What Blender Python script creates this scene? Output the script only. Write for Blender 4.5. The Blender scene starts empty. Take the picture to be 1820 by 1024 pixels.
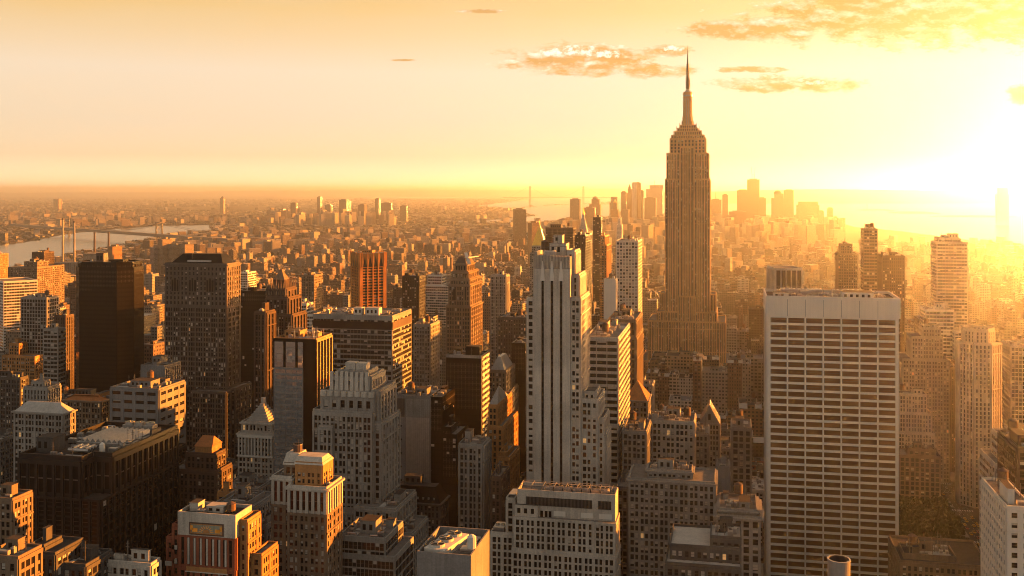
import bpy, math, random
import numpy as np
from mathutils import Vector
SC = bpy.context.scene
# ------------------------------------------------------------------ camera / light / exposure
TH = math.radians(11.94); CS, SN = math.cos(TH), math.sin(TH)   # street grid = world axes; camera yawed left of the avenues
CAMZ, HY, FP = 265.0, 338.0, 1844.0
FWD = Vector((-SN, CS, 0)); RGT = Vector((CS, SN, 0))
cd = bpy.data.cameras.new('camera'); cam = bpy.data.objects.new('camera', cd); SC.collection.objects.link(cam)
cam.location = (0, 0, CAMZ); cam.rotation_euler = (math.radians(90), 0, TH)
cd.sensor_width = 36; cd.lens = 36 * FP / 1820; cd.shift_y = -(512 - HY) / 1820
cd.clip_start = 1; cd.clip_end = 250000
SC.camera = cam
SC.view_settings.view_transform = 'Standard'; SC.view_settings.look = 'None'
SC.view_settings.exposure = 2.0; SC.view_settings.gamma = 1
SC.cycles.use_denoising = True; SC.cycles.denoising_prefilter = 'ACCURATE'; SC.cycles.filter_width = 1.0; SC.cycles.use_adaptive_sampling = False
SC.cycles.max_bounces = 6; SC.cycles.diffuse_bounces = 0; SC.cycles.glossy_bounces = 2; SC.cycles.volume_bounces = 3
SC.cycles.transparent_max_bounces = 4

SUN_AZ = math.radians(62)      # right of the avenue axis (+Y)
SUN_EL = math.radians(9)
sl = bpy.data.lights.new('sun', 'SUN'); so = bpy.data.objects.new('sun', sl); SC.collection.objects.link(so)
sl.energy = 5.0; sl.angle = math.radians(0.5); sl.color = (1.0, 0.32, 0.035)
sd = Vector((math.sin(SUN_AZ) * math.cos(SUN_EL), math.cos(SUN_AZ) * math.cos(SUN_EL), math.sin(SUN_EL)))
so.rotation_euler = (-sd).to_track_quat('-Z', 'Y').to_euler(); so.location = (0, 0, 900)

class NT:
    """tiny node-tree helper"""
    def __init__(s, nt): s.nt = nt; nt.nodes.clear()
    def n(s, t, **k):
        x = s.nt.nodes.new(t)
        for a, b in k.items(): setattr(x, a, b)
        return x
    def put(s, sock, v):
        if hasattr(v, 'is_linked') or isinstance(v, bpy.types.NodeSocket): s.nt.links.new(v, sock)
        else: sock.default_value = v
    def m(s, op, a, b=0.0, c=None, clamp=False):
        x = s.n('ShaderNodeMath', operation=op, use_clamp=clamp)
        s.put(x.inputs[0], a); s.put(x.inputs[1], b)
        if c is not None: s.put(x.inputs[2], c)
        return x.outputs[0]
    def vm(s, op, a, b=(0, 0, 0)):
        x = s.n('ShaderNodeVectorMath', operation=op); s.put(x.inputs[0], a); s.put(x.inputs[1], b)
        return x.outputs['Value'] if op == 'DOT_PRODUCT' else x.outputs[0]
    def mix(s, f, a, b, mode='MIX'):
        x = s.n('ShaderNodeMix', data_type='RGBA', blend_type=mode)
        s.put(x.inputs[0], f); s.put(x.inputs[6], a); s.put(x.inputs[7], b)
        return x.outputs[2]
    def ramp(s, f, stops):
        x = s.n('ShaderNodeValToRGB'); s.put(x.inputs[0], f); e = x.color_ramp.elements
        while len(e) < len(stops): e.new(0.5)
        for el, (p, c) in zip(e, stops): el.position = p; el.color = (*c, 1) if len(c) == 3 else c
        return x.outputs[0]
    def comb(s, x, y, z):
        q = s.n('ShaderNodeCombineXYZ'); s.put(q.inputs[0], x); s.put(q.inputs[1], y); s.put(q.inputs[2], z); return q.outputs[0]
    def noise(s, v, scale, detail=4, rough=0.55):
        q = s.n('ShaderNodeTexNoise'); s.put(q.inputs['Vector'], v); q.inputs['Scale'].default_value = scale
        q.inputs['Detail'].default_value = detail; q.inputs['Roughness'].default_value = rough; return q.outputs[0]

def make_world():
    w = bpy.data.worlds.new('World'); SC.world = w; w.use_nodes = True
    T = NT(w.node_tree)
    d = T.n('ShaderNodeTexCoord').outputs['Generated']
    sep = T.n('ShaderNodeSeparateXYZ'); T.put(sep.inputs[0], d); z = sep.outputs[2]
    F = T.vm('DOT_PRODUCT', d, tuple(FWD)); R = T.vm('DOT_PRODUCT', d, tuple(RGT))
    zc = T.m('MAXIMUM', z, 0.0)
    grad = T.ramp(T.m('MULTIPLY', zc, 2.5), [(0.0, (2.3, 1.66, 1.0)), (.03, (1.75, 1.28, .78)), (.08, (1.2, .89, .55)), (.16, (1.12, .87, .60)), (.28, (1.15, .91, .66)), (.42, (1.10, .71, .29)), (1, (.18, .16, .14))])
    back = T.ramp(T.m('MULTIPLY', zc, 1.0), [(0.0, (.97, .93, .87)), (.14, (.78, .75, .70)), (.35, (.38, .37, .35)), (1, (.28, .28, .285))])
    fb = T.m('MULTIPLY_ADD', F, 1.1, 0.15, clamp=True)
    col = T.mix(fb, back, grad)
    # sky glow off right; its narrow hot lobe is an added second sun for haze
    gx = (2070 - 910) / FP; gy = (HY - 268) / FP
    g = (FWD + RGT * gx + Vector((0, 0, gy))).normalized()
    dg = T.m('MAXIMUM', T.vm('DOT_PRODUCT', d, tuple(g)), 0.0)
    for k, a, c in ((6, .40, (1, .73, .40)), (45, .50, (1, .74, .34)), (300, 4.0, (1, .66, .28)), (2500, 5400.0, (1, .44, .10))):
        p = T.m('MULTIPLY', T.m('POWER', dg, float(k)), float(a))
        sc_ = T.n('ShaderNodeVectorMath', operation='SCALE'); sc_.inputs[0].default_value = c; T.put(sc_.inputs[3], p)
        col = T.mix(1.0, col, sc_.outputs[0], 'ADD')
    # clouds, laid out by direction
    Fc = T.m('MAXIMUM', F, 0.05); tx = T.m('DIVIDE', R, Fc); ty = T.m('DIVIDE', z, Fc)
    cl = [(1000, 107, 95, 20), (1070, 108, 68, 20), (1185, 91, 42, 8), (1165, 126, 75, 9), (1370, 150, 85, 12), (1450, 152, 80, 10), (1330, 55, 105, 14), (1400, 48, 110, 20), (1480, 30, 120, 34), (1560, 12, 170, 44), (1700, 6, 200, 50), (1560, 30, 120, 26),
          (1600, 22, 230, 44), (1800, 25, 150, 40), (1815, 168, 26, 12), (850, 20, 34, 2.5), (720, 107, 20, 1.6), (1350, 124, 60, 4), (1015, 128, 40, 6)]
    e = None
    for cx, cy, rx, ry in cl:
        ax = T.m('MULTIPLY', T.m('SUBTRACT', tx, (cx - 910) / FP), FP / rx / 1.05); ay = T.m('MULTIPLY', T.m('SUBTRACT', ty, (HY - cy) / FP), FP / ry / 1.3)
        q = T.m('SUBTRACT', 1.0, T.m('ADD', T.m('MULTIPLY', ax, ax), T.m('MULTIPLY', ay, ay)))
        e = q if e is None else T.m('MAXIMUM', e, q)
    e = T.m('MAXIMUM', e, -4.0)
    v = T.comb(T.m('MULTIPLY', tx, 46.0), T.m('MULTIPLY', ty, 105.0), 3.7)
    v2 = T.comb(T.m('MULTIPLY', tx, 46.0), T.m('MULTIPLY_ADD', ty, 105.0, 0.45), 3.7)
    n1 = T.noise(v, 1.0, 9, .7); n2 = T.noise(v2, 1.0, 3, .5)
    dens = T.m('MULTIPLY_ADD', e, 1.0, T.m('MULTIPLY_ADD', n1, 6.0, -2.65))
    dens = T.m('MULTIPLY', dens, 1.15, clamp=True)
    e2 = None
    for cx, cy, rx, ry in ((975, 94, 26, 9), (1012, 90, 34, 12), (1080, 96, 32, 9), (1195, 86, 20, 6), (1050, 92, 30, 10), (1450, 146, 18, 5)):
        ax = T.m('MULTIPLY', T.m('SUBTRACT', tx, (cx - 910) / FP), FP / rx); ay = T.m('MULTIPLY', T.m('SUBTRACT', ty, (HY - cy) / FP), FP / ry)
        q = T.m('SUBTRACT', 1.0, T.m('ADD', T.m('MULTIPLY', ax, ax), T.m('MULTIPLY', ay, ay))); e2 = q if e2 is None else T.m('MAXIMUM', e2, q)
    n3 = T.noise(T.comb(T.m('MULTIPLY', tx, 150.0), T.m('MULTIPLY', ty, 190.0), 1.3), 1.0, 5, .65)
    top = T.m('MULTIPLY_ADD', T.m('MAXIMUM', e2, -2.0), 1.3, T.m('MULTIPLY_ADD', n3, 6.5, -3.7), clamp=True)
    dens = T.m('MAXIMUM', dens, top)
    front = T.m('GREATER_THAN', F, 0.1); dens = T.m('MULTIPLY', dens, front)
    lift = T.m('MULTIPLY_ADD', T.m('SUBTRACT', n1, n2), 3.2, 0.14, clamp=True)
    ccol = T.mix(lift, (.95, .46, .10, 1), (1.6, 1.42, 1.08, 1))
    ccol = T.mix(top, ccol, (1.75, 1.6, 1.3, 1))
    ccol = T.mix(T.m('MULTIPLY', T.m('POWER', dg, 22.0), .6), ccol, (1.15, .58, .13, 1))
    col = T.mix(T.m('MULTIPLY', dens, .92), col, ccol)
    # faint streaks of high cloud
    st = T.noise(T.comb(T.m('MULTIPLY', tx, 3.0), T.m('MULTIPLY', ty, 22.0), 1.0), 1.0, 6, .6)
    col = T.mix(T.m('MULTIPLY', T.m('MULTIPLY_ADD', st, 2.2, -.9, clamp=True), .22), col, (1, .90, .74, 1))
    # physical sky on top, very weak, its sun where the lamp stands
    sky = T.n('ShaderNodeTexSky', sky_type='NISHITA'); sky.sun_disc = False; sky.sun_elevation = SUN_EL; sky.sun_rotation = SUN_AZ
    bg = T.n('ShaderNodeBackground'); T.put(bg.inputs[0], col); bg.inputs[1].default_value = 0.20
    b2 = T.n('ShaderNodeBackground'); T.put(b2.inputs[0], T.mix(1.0, sky.outputs[0], (1, .55, .25, 1), 'MULTIPLY')); b2.inputs[1].default_value = 0.004
    ad = T.n('ShaderNodeAddShader'); T.put(ad.inputs[0], bg.outputs[0]); T.put(ad.inputs[1], b2.outputs[0])
    out = T.n('ShaderNodeOutputWorld'); T.put(out.inputs[0], ad.outputs[0])
    w.cycles.sampling_method = 'MANUAL'; w.cycles.sample_map_resolution = 1024
make_world()

# ------------------------------------------------------------------ projection helpers (picture of 1820 x 1024)
def Rr(px):
    t = (px - 910) / FP
    return (-SN + CS * t) / (CS + SN * t)
def X(px, y): return y * Rr(px)
def DEP(x, y): return -x * SN + y * CS
def Z(px, py, y): return CAMZ - (py - HY) * DEP(X(px, y), y) / FP
def PX(x, y): return 910 + FP * (x * CS + y * SN) / DEP(x, y)
def PY(x, y, z): return HY + FP * (CAMZ - z) / DEP(x, y)
def G(px, py, z=0.0):
    D = FP * (CAMZ - z) / (py - HY); L = (px - 910) / FP * D
    p = FWD * D + RGT * L; return p.x, p.y
def AtD(px, D):
    L = (px - 910) / FP * D; p = FWD * D + RGT * L; return p.x, p.y

# ------------------------------------------------------------------ materials
MATS = {}
def wall_mat(name, c, rough=.85, var=.38, spec=.3, scale=.05, metal=0.0):
    if name in MATS: return MATS[name]
    m = bpy.data.materials.new(name); m.use_nodes = True; T = NT(m.node_tree)
    p = T.n('ShaderNodeNewGeometry').outputs['Position']
    n1 = T.noise(p, scale, 5, .6)
    mp = T.n('ShaderNodeMapping'); mp.inputs['Scale'].default_value = (1.1, 1.1, .05); T.put(mp.inputs[0], p)
    n2 = T.noise(mp.outputs[0], .9, 3, .6)
    n3 = T.noise(p, 1.7, 2, .5)
    f = T.m('ADD', T.m('MULTIPLY', n1, 1.0), T.m('MULTIPLY_ADD', n2, .6, T.m('MULTIPLY', n3, .5)))
    f = T.m('MULTIPLY_ADD', f, 1.7, -1.3, clamp=True)
    lo = tuple(v * (1 - var) for v in c); hi = tuple(min(1, v * (1 + var)) for v in c)
    b = T.n('ShaderNodeBsdfPrincipled'); T.put(b.inputs['Base Color'], T.mix(f, (*lo, 1), (*hi, 1)))
    b.inputs['Roughness'].default_value = rough; b.inputs['Specular IOR Level'].default_value = spec; b.inputs['Metallic'].default_value = metal
    o = T.n('ShaderNodeOutputMaterial'); T.put(o.inputs[0], b.outputs[0]); MATS[name] = m; return m
def glass_mat(name, c, rough=.12, spec=.26, wave=.012):
    if name in MATS: return MATS[name]
    m = bpy.data.materials.new(name); m.use_nodes = True; T = NT(m.node_tree)
    b = T.n('ShaderNodeBsdfPrincipled'); b.inputs['Base Color'].default_value = (*c, 1); b.inputs['Roughness'].default_value = rough
    b.inputs['Specular IOR Level'].default_value = spec
    g = T.n('ShaderNodeNewGeometry')
    # every pane leans a little its own way
    vo = T.n('ShaderNodeTexWhiteNoise', noise_dimensions='3D')
    sn = T.n('ShaderNodeVectorMath', operation='SNAP'); T.put(sn.inputs[0], g.outputs['Position']); sn.inputs[1].default_value = (3.1, 3.1, 3.6)
    T.put(vo.inputs['Vector'], sn.outputs[0])
    off = T.n('ShaderNodeVectorMath', operation='MULTIPLY_ADD'); T.put(off.inputs[0], vo.outputs['Color']); off.inputs[1].default_value = (wave * 2,) * 3; off.inputs[2].default_value = (-wave,) * 3
    T.put(b.inputs['Normal'], T.vm('NORMALIZE', T.vm('ADD', g.outputs['Normal'], off.outputs[0])))
    o = T.n('ShaderNodeOutputMaterial'); T.put(o.inputs[0], b.outputs[0]); MATS[name] = m; return m
def emit_mat(name, c, s):
    m = bpy.data.materials.new(name); m.use_nodes = True; T = NT(m.node_tree)
    b = T.n('ShaderNodeBsdfPrincipled'); b.inputs['Base Color'].default_value = (*c, 1); b.inputs['Emission Color'].default_value = (*c, 1); b.inputs['Emission Strength'].default_value = s
    o = T.n('ShaderNodeOutputMaterial'); T.put(o.inputs[0], b.outputs[0]); MATS[name] = m; return m
W = dict(tawny=wall_mat('tawny limestone', (.62, .35, .165)),  # grey limestone; the orange glow on it is put into the base colour
    lime=wall_mat('limestone', (.34, .30, .25)), pale=wall_mat('pale stone', (.57, .49, .39)), white=wall_mat('white stone', (.80, .71, .58), var=.1),
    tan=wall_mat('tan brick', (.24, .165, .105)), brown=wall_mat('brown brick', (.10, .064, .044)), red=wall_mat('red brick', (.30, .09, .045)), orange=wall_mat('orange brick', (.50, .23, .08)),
    grey=wall_mat('grey concrete', (.25, .225, .20)), dgrey=wall_mat('dark grey concrete', (.10, .088, .075)), bronze=wall_mat('bronze metal panels', (.024, .018, .014), .6, .3, .25),
    black=wall_mat('black glass panels', (.010, .008, .007), .22, .3, .15), roof=wall_mat('roof gravel', (.22, .19, .16), .95, .35, .2, .3), lroof=wall_mat('pale roof membrane', (.50, .45, .38), .9, .25, .2, .2),
    droof=wall_mat('dark tar roof', (.06, .05, .042), .9, .4, .2, .3), metal=wall_mat('galvanised metal', (.45, .41, .36), .4, .2, .5, .5, .6), copper=wall_mat('brown copper roof', (.10, .06, .04), .6, .3, .4),
    tile=wall_mat('orange roof tiles', (.42, .15, .045), .8, .3, .3, .4), gold=wall_mat('gilded roof tiles', (.90, .52, .10), .35, .15, .5, .2, .7), wood=wall_mat('weathered wood', (.19, .11, .06), .9, .3, .2, .6),
    spandrel=wall_mat('dark metal spandrel', (.13, .085, .055), .5), stain=wall_mat('stained concrete', (.17, .155, .135)), steel=wall_mat('painted steel', (.20, .16, .12), .6, .2, .4), asphalt=wall_mat('asphalt', (.045, .04, .036), .9, .25), paving=wall_mat('paving', (.22, .19, .16), .9, .2), paint=wall_mat('white road paint', (.7, .68, .62), .7, .1),
)
GL = glass_mat('window glass', (.018, .014, .011)); GLB = glass_mat('bronze window glass', (.15, .06, .02), .2, .4)
GLM = glass_mat('mirror window glass', (.10, .085, .07), .06, 1.0, .02); GLM.node_tree.nodes['Principled BSDF'].inputs['Metallic'].default_value = .75
GLM.node_tree.nodes['Principled BSDF'].inputs['Base Color'].default_value = (.88, .84, .78, 1)
BL = wall_mat('window blind', (.52, .45, .36), .8, .15); PANE_GLOW = emit_mat('lit window', (1, .55, .2), .07); FR = wall_mat('window frame', (.12, .09, .07), .6)  # pane glow is added, standing in for bright blinds and sky reflections

def facade_shader():
    m = bpy.data.materials.new('distant facade'); m.use_nodes = True; T = NT(m.node_tree)
    g = T.n('ShaderNodeNewGeometry'); P = T.n('ShaderNodeSeparateXYZ'); T.put(P.inputs[0], g.outputs['Position'])
    N = T.n('ShaderNodeSeparateXYZ'); T.put(N.inputs[0], g.outputs['Normal'])
    at = T.n('ShaderNodeAttribute', attribute_name='tint')
    al = at.outputs['Alpha']
    # wall coordinate = horizontal position along the wall
    u = T.m('SUBTRACT', T.m('MULTIPLY', P.outputs[0], N.outputs[1]), T.m('MULTIPLY', P.outputs[1], N.outputs[0]))
    bw = T.m('MULTIPLY_ADD', al, 2.2, 2.2)
    cu = T.m('DIVIDE', u, bw); cz = T.m('DIVIDE', P.outputs[2], 3.5)
    fu = T.m('FRACT', cu); fz = T.m('FRACT', cz)
    lo = T.m('MULTIPLY_ADD', al, -.18, .30)
    wu = T.m('MULTIPLY', T.m('GREATER_THAN', fu, lo), T.m('LESS_THAN', fu, T.m('SUBTRACT', 1.0, lo)))
    wz = T.m('MULTIPLY', T.m('GREATER_THAN', fz, .32), T.m('LESS_THAN', fz, .82))
    vert = T.m('LESS_THAN', T.m('ABSOLUTE', N.outputs[2]), .4)
    mask = T.m('MULTIPLY', T.m('MULTIPLY', wu, wz), vert)
    wn = T.n('ShaderNodeTexWhiteNoise', noise_dimensions='3D'); T.put(wn.inputs['Vector'], T.comb(T.m('FLOOR', cu), T.m('FLOOR', cz), T.m('MULTIPLY', al, 37.0)))
    r = wn.outputs['Value']
    n1 = T.noise(g.outputs['Position'], .04, 4, .6)
    base = T.mix(T.m('MULTIPLY_ADD', n1, 1.6, -.4, clamp=True), T.mix(1.0, at.outputs['Color'], (.78, .76, .74, 1), 'MULTIPLY'), at.outputs['Color'])
    win = T.mix(T.m('GREATER_THAN', r, .86), (.02, .016, .012, 1), (.32, .28, .22, 1))
    b = T.n('ShaderNodeBsdfPrincipled'); T.put(b.inputs['Base Color'], T.mix(mask, base, win))
    T.put(b.inputs['Roughness'], T.m('MULTIPLY_ADD', mask, -.6, .85)); b.inputs['Specular IOR Level'].default_value = .4
    o = T.n('ShaderNodeOutputMaterial'); T.put(o.inputs[0], b.outputs[0]); return m
FAC = facade_shader()

# ------------------------------------------------------------------ mesh builder
class MB:
    def __init__(s): s.v = []; s.f = []; s.m = []; s.mats = []; s.t = []
    def mi(s, mat):
        if mat not in s.mats: s.mats.append(mat)
        return s.mats.index(mat)
    def quad(s, pts, mat, tint=None):
        n = len(s.v); s.v.extend(pts); s.f.append(tuple(range(n, n + len(pts)))); s.m.append(s.mi(mat)); s.t.append(tint)
    def prism(s, poly, z0, z1, mat, top=None, bottom=False, sides=None, tint=None):
        n = len(poly); b = len(s.v)
        s.v.extend([(x, y, z0) for x, y in poly]); s.v.extend([(x, y, z1) for x, y in poly])
        k = s.mi(mat)
        for i in range(n):
            j = (i + 1) % n; s.f.append((b + i, b + j, b + n + j, b + n + i)); s.m.append(k); s.t.append(tint)
        s.f.append(tuple(b + n + i for i in range(n))); s.m.append(s.mi(top or mat)); s.t.append(tint)
        if bottom: s.f.append(tuple(b + i for i in reversed(range(n)))); s.m.append(k); s.t.append(tint)
    def box(s, x0, x1, y0, y1, z0, z1, mat, top=None, bottom=False, tint=None):
        s.prism([(x0, y0), (x1, y0), (x1, y1), (x0, y1)], z0, z1, mat, top, bottom, tint=tint)
    def obox(s, p, d, n, a0, a1, b0, b1, z0, z1, mat, caps=True):
        # oriented box on a wall: d along the wall, n outward; back face left out
        P = lambda a, b, z: (p[0] + d[0] * a + n[0] * b, p[1] + d[1] * a + n[1] * b, z)
        c = [P(a0, b1, z0), P(a1, b1, z0), P(a1, b1, z1), P(a0, b1, z1), P(a0, b0, z0), P(a1, b0, z0), P(a1, b0, z1), P(a0, b0, z1)]
        k = len(s.v); s.v.extend(c); mi = s.mi(mat)
        for q in ((0, 1, 2, 3), (4, 0, 3, 7), (1, 5, 6, 2), (3, 2, 6, 7), (4, 5, 1, 0)):
            s.f.append(tuple(k + i for i in q)); s.m.append(mi); s.t.append(None)
    def cyl(s, x, y, r, z0, z1, mat, n=12, r2=None, top=None, cap=True):
        r2 = r if r2 is None else r2; b = len(s.v); k = s.mi(mat)
        for zz, rr in ((z0, r), (z1, r2)):
            s.v.extend([(x + rr * math.cos(2 * math.pi * i / n), y + rr * math.sin(2 * math.pi * i / n), zz) for i in range(n)])
        for i in range(n):
            j = (i + 1) % n; s.f.append((b + i, b + j, b + n + j, b + n + i)); s.m.append(k); s.t.append(None)
        if cap and r2 > .01: s.f.append(tuple(b + n + i for i in range(n))); s.m.append(s.mi(top or mat)); s.t.append(None)
    def frustum(s, poly, z0, poly2, z1, mat, top=None, tint=None):
        n = len(poly); b = len(s.v); s.v.extend([(x, y, z0) for x, y in poly]); s.v.extend([(x, y, z1) for x, y in poly2]); k = s.mi(mat)
        for i in range(n):
            j = (i + 1) % n; s.f.append((b + i, b + j, b + n + j, b + n + i)); s.m.append(k); s.t.append(tint)
        s.f.append(tuple(b + n + i for i in range(n))); s.m.append(s.mi(top or mat)); s.t.append(tint)
    def bar(s, a, b, r, mat, n=5):
        a = Vector(a); b = Vector(b); d = (b - a)
        if d.length < 1e-6: return
        d.normalize(); u = d.orthogonal().normalized(); w = d.cross(u); k = len(s.v); mi = s.mi(mat)
        for P in (a, b):
            for i in range(n):
                q = P + (u * math.cos(2 * math.pi * i / n) + w * math.sin(2 * math.pi * i / n)) * r; s.v.append(tuple(q))
        for i in range(n):
            j = (i + 1) % n; s.f.append((k + i, k + j, k + n + j, k + n + i)); s.m.append(mi); s.t.append(None)
    def mesh(s, name, origin=(0, 0, 0)):
        me = bpy.data.meshes.new(name); o = origin
        vs = np.array(s.v, dtype=np.float64).reshape(-1, 3) - np.array(o)
        me.from_pydata(vs.tolist(), [], s.f)
        for m in s.mats: me.materials.append(m)
        me.polygons.foreach_set('material_index', s.m)
        if any(t is not None for t in s.t):
            ca = me.color_attributes.new('tint', 'FLOAT_COLOR', 'CORNER')
            buf = []
            for f, t in zip(s.f, s.t): buf.extend((t or (.3, .25, .2, .5)) * len(f))
            ca.data.foreach_set('color', buf)
        me.update(); return me
    def build(s, name, parent=None, origin=None, **kw):
        if not s.f: return None
        org = origin if origin is not None else (tuple(parent.location) if parent and parent.parent is None else (0, 0, 0))
        if parent is not None and parent.parent is not None: org = tuple(parent.parent.location)
        o = bpy.data.objects.new(name, s.mesh(name, org)); SC.collection.objects.link(o)
        if parent is not None: o.parent = parent
        elif origin is not None: o.location = origin
        for a, b in kw.items(): o[a] = b
        return o
def thing(name, label, cat, loc, group=None):
    e = bpy.data.objects.new(name, None); SC.collection.objects.link(e); e.location = loc; e.empty_display_size = 3
    e['label'] = label; e['category'] = cat
    if group: e['group'] = group
    return e

# unit window meshes, scaled per window (x = width, z = height, y = depth)
def window_mesh(kind):
    m = MB()
    q = lambda x0, x1, z0, z1, y, mat: m.quad([(x0, y, z0), (x1, y, z0), (x1, y, z1), (x0, y, z1)], mat)
    if kind == 'dark': q(-.5, .5, 0, 1, 0, GL)
    elif kind == 'half': q(-.5, .5, 0, .55, 0, GL); q(-.5, .5, .55, 1, 0, BL)
    elif kind == 'blind': q(-.5, .5, 0, .12, 0, GL); q(-.5, .5, .12, 1, 0, BL)
    elif kind == 'lit': q(-.5, .5, 0, 1, 0, PANE_GLOW)
    elif kind == 'bronze': q(-.5, .5, 0, 1, 0, GLB)
    elif kind == 'mirror': q(-.5, .5, 0, 1, 0, GLM)
    q(-.5, .5, .47, .52, -.04, FR); q(-.5, -.44, 0, 1, -.03, FR); q(.44, .5, 0, 1, -.03, FR)
    return m.mesh('window_' + kind)
WK = ['dark', 'half', 'blind', 'lit', 'bronze', 'mirror']
WMESH = {k: window_mesh(k) for k in WK}
WMAIN = dict(dark=GL, half=GL, blind=BL, lit=PANE_GLOW, bronze=GLB, mirror=GLM)

# styles: floor height, bay, pier width, spandrel height, pier proud, spandrel proud, window weights (dark, half, blind, lit = added pane glow) or kind, grouping
ST = dict(
    stone=(3.6, 2.7, .9, 1.2, .45, .2, (74, 15, 10, 1), 3), brick=(3.4, 2.4, .85, 1.2, .35, .18, (74, 14, 11, 1), 2), fine=(3.5, 2.1, .75, 1.15, .5, .15, (80, 11, 8, 1), 3),
    vert=(3.6, 2.4, .85, 1.0, .9, .12, (82, 11, 7, 0), 2), ribbon=(3.7, 3.0, .22, 1.45, .1, .4, (84, 10, 6, 0)), grid=(3.6, 3.0, .6, .85, .5, .45, (86, 8, 6, 0)),
    curtain=(3.7, 1.9, .14, .7, .12, .08, (96, 3, 1, 0)), dark=(3.8, 4.5, 1.2, 1.0, .7, .1, (98, 1, 1, 0)), mirror=(3.7, 3.2, .2, 1.1, .1, .08, 'mirror'),
    grace=(3.93, 10.2, .75, 1.25, .7, .55, 'bronze'), slit=(3.6, 2.6, 1.5, 1.0, .5, .1, (95, 3, 2, 0)), pair=(3.5, 2.3, .7, 1.15, .5, .18, (72, 15, 12, 1), 2), big=(3.8, 3.8, 1.0, 1.0, .55, .3, (86, 8, 6, 0), 2))

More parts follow.
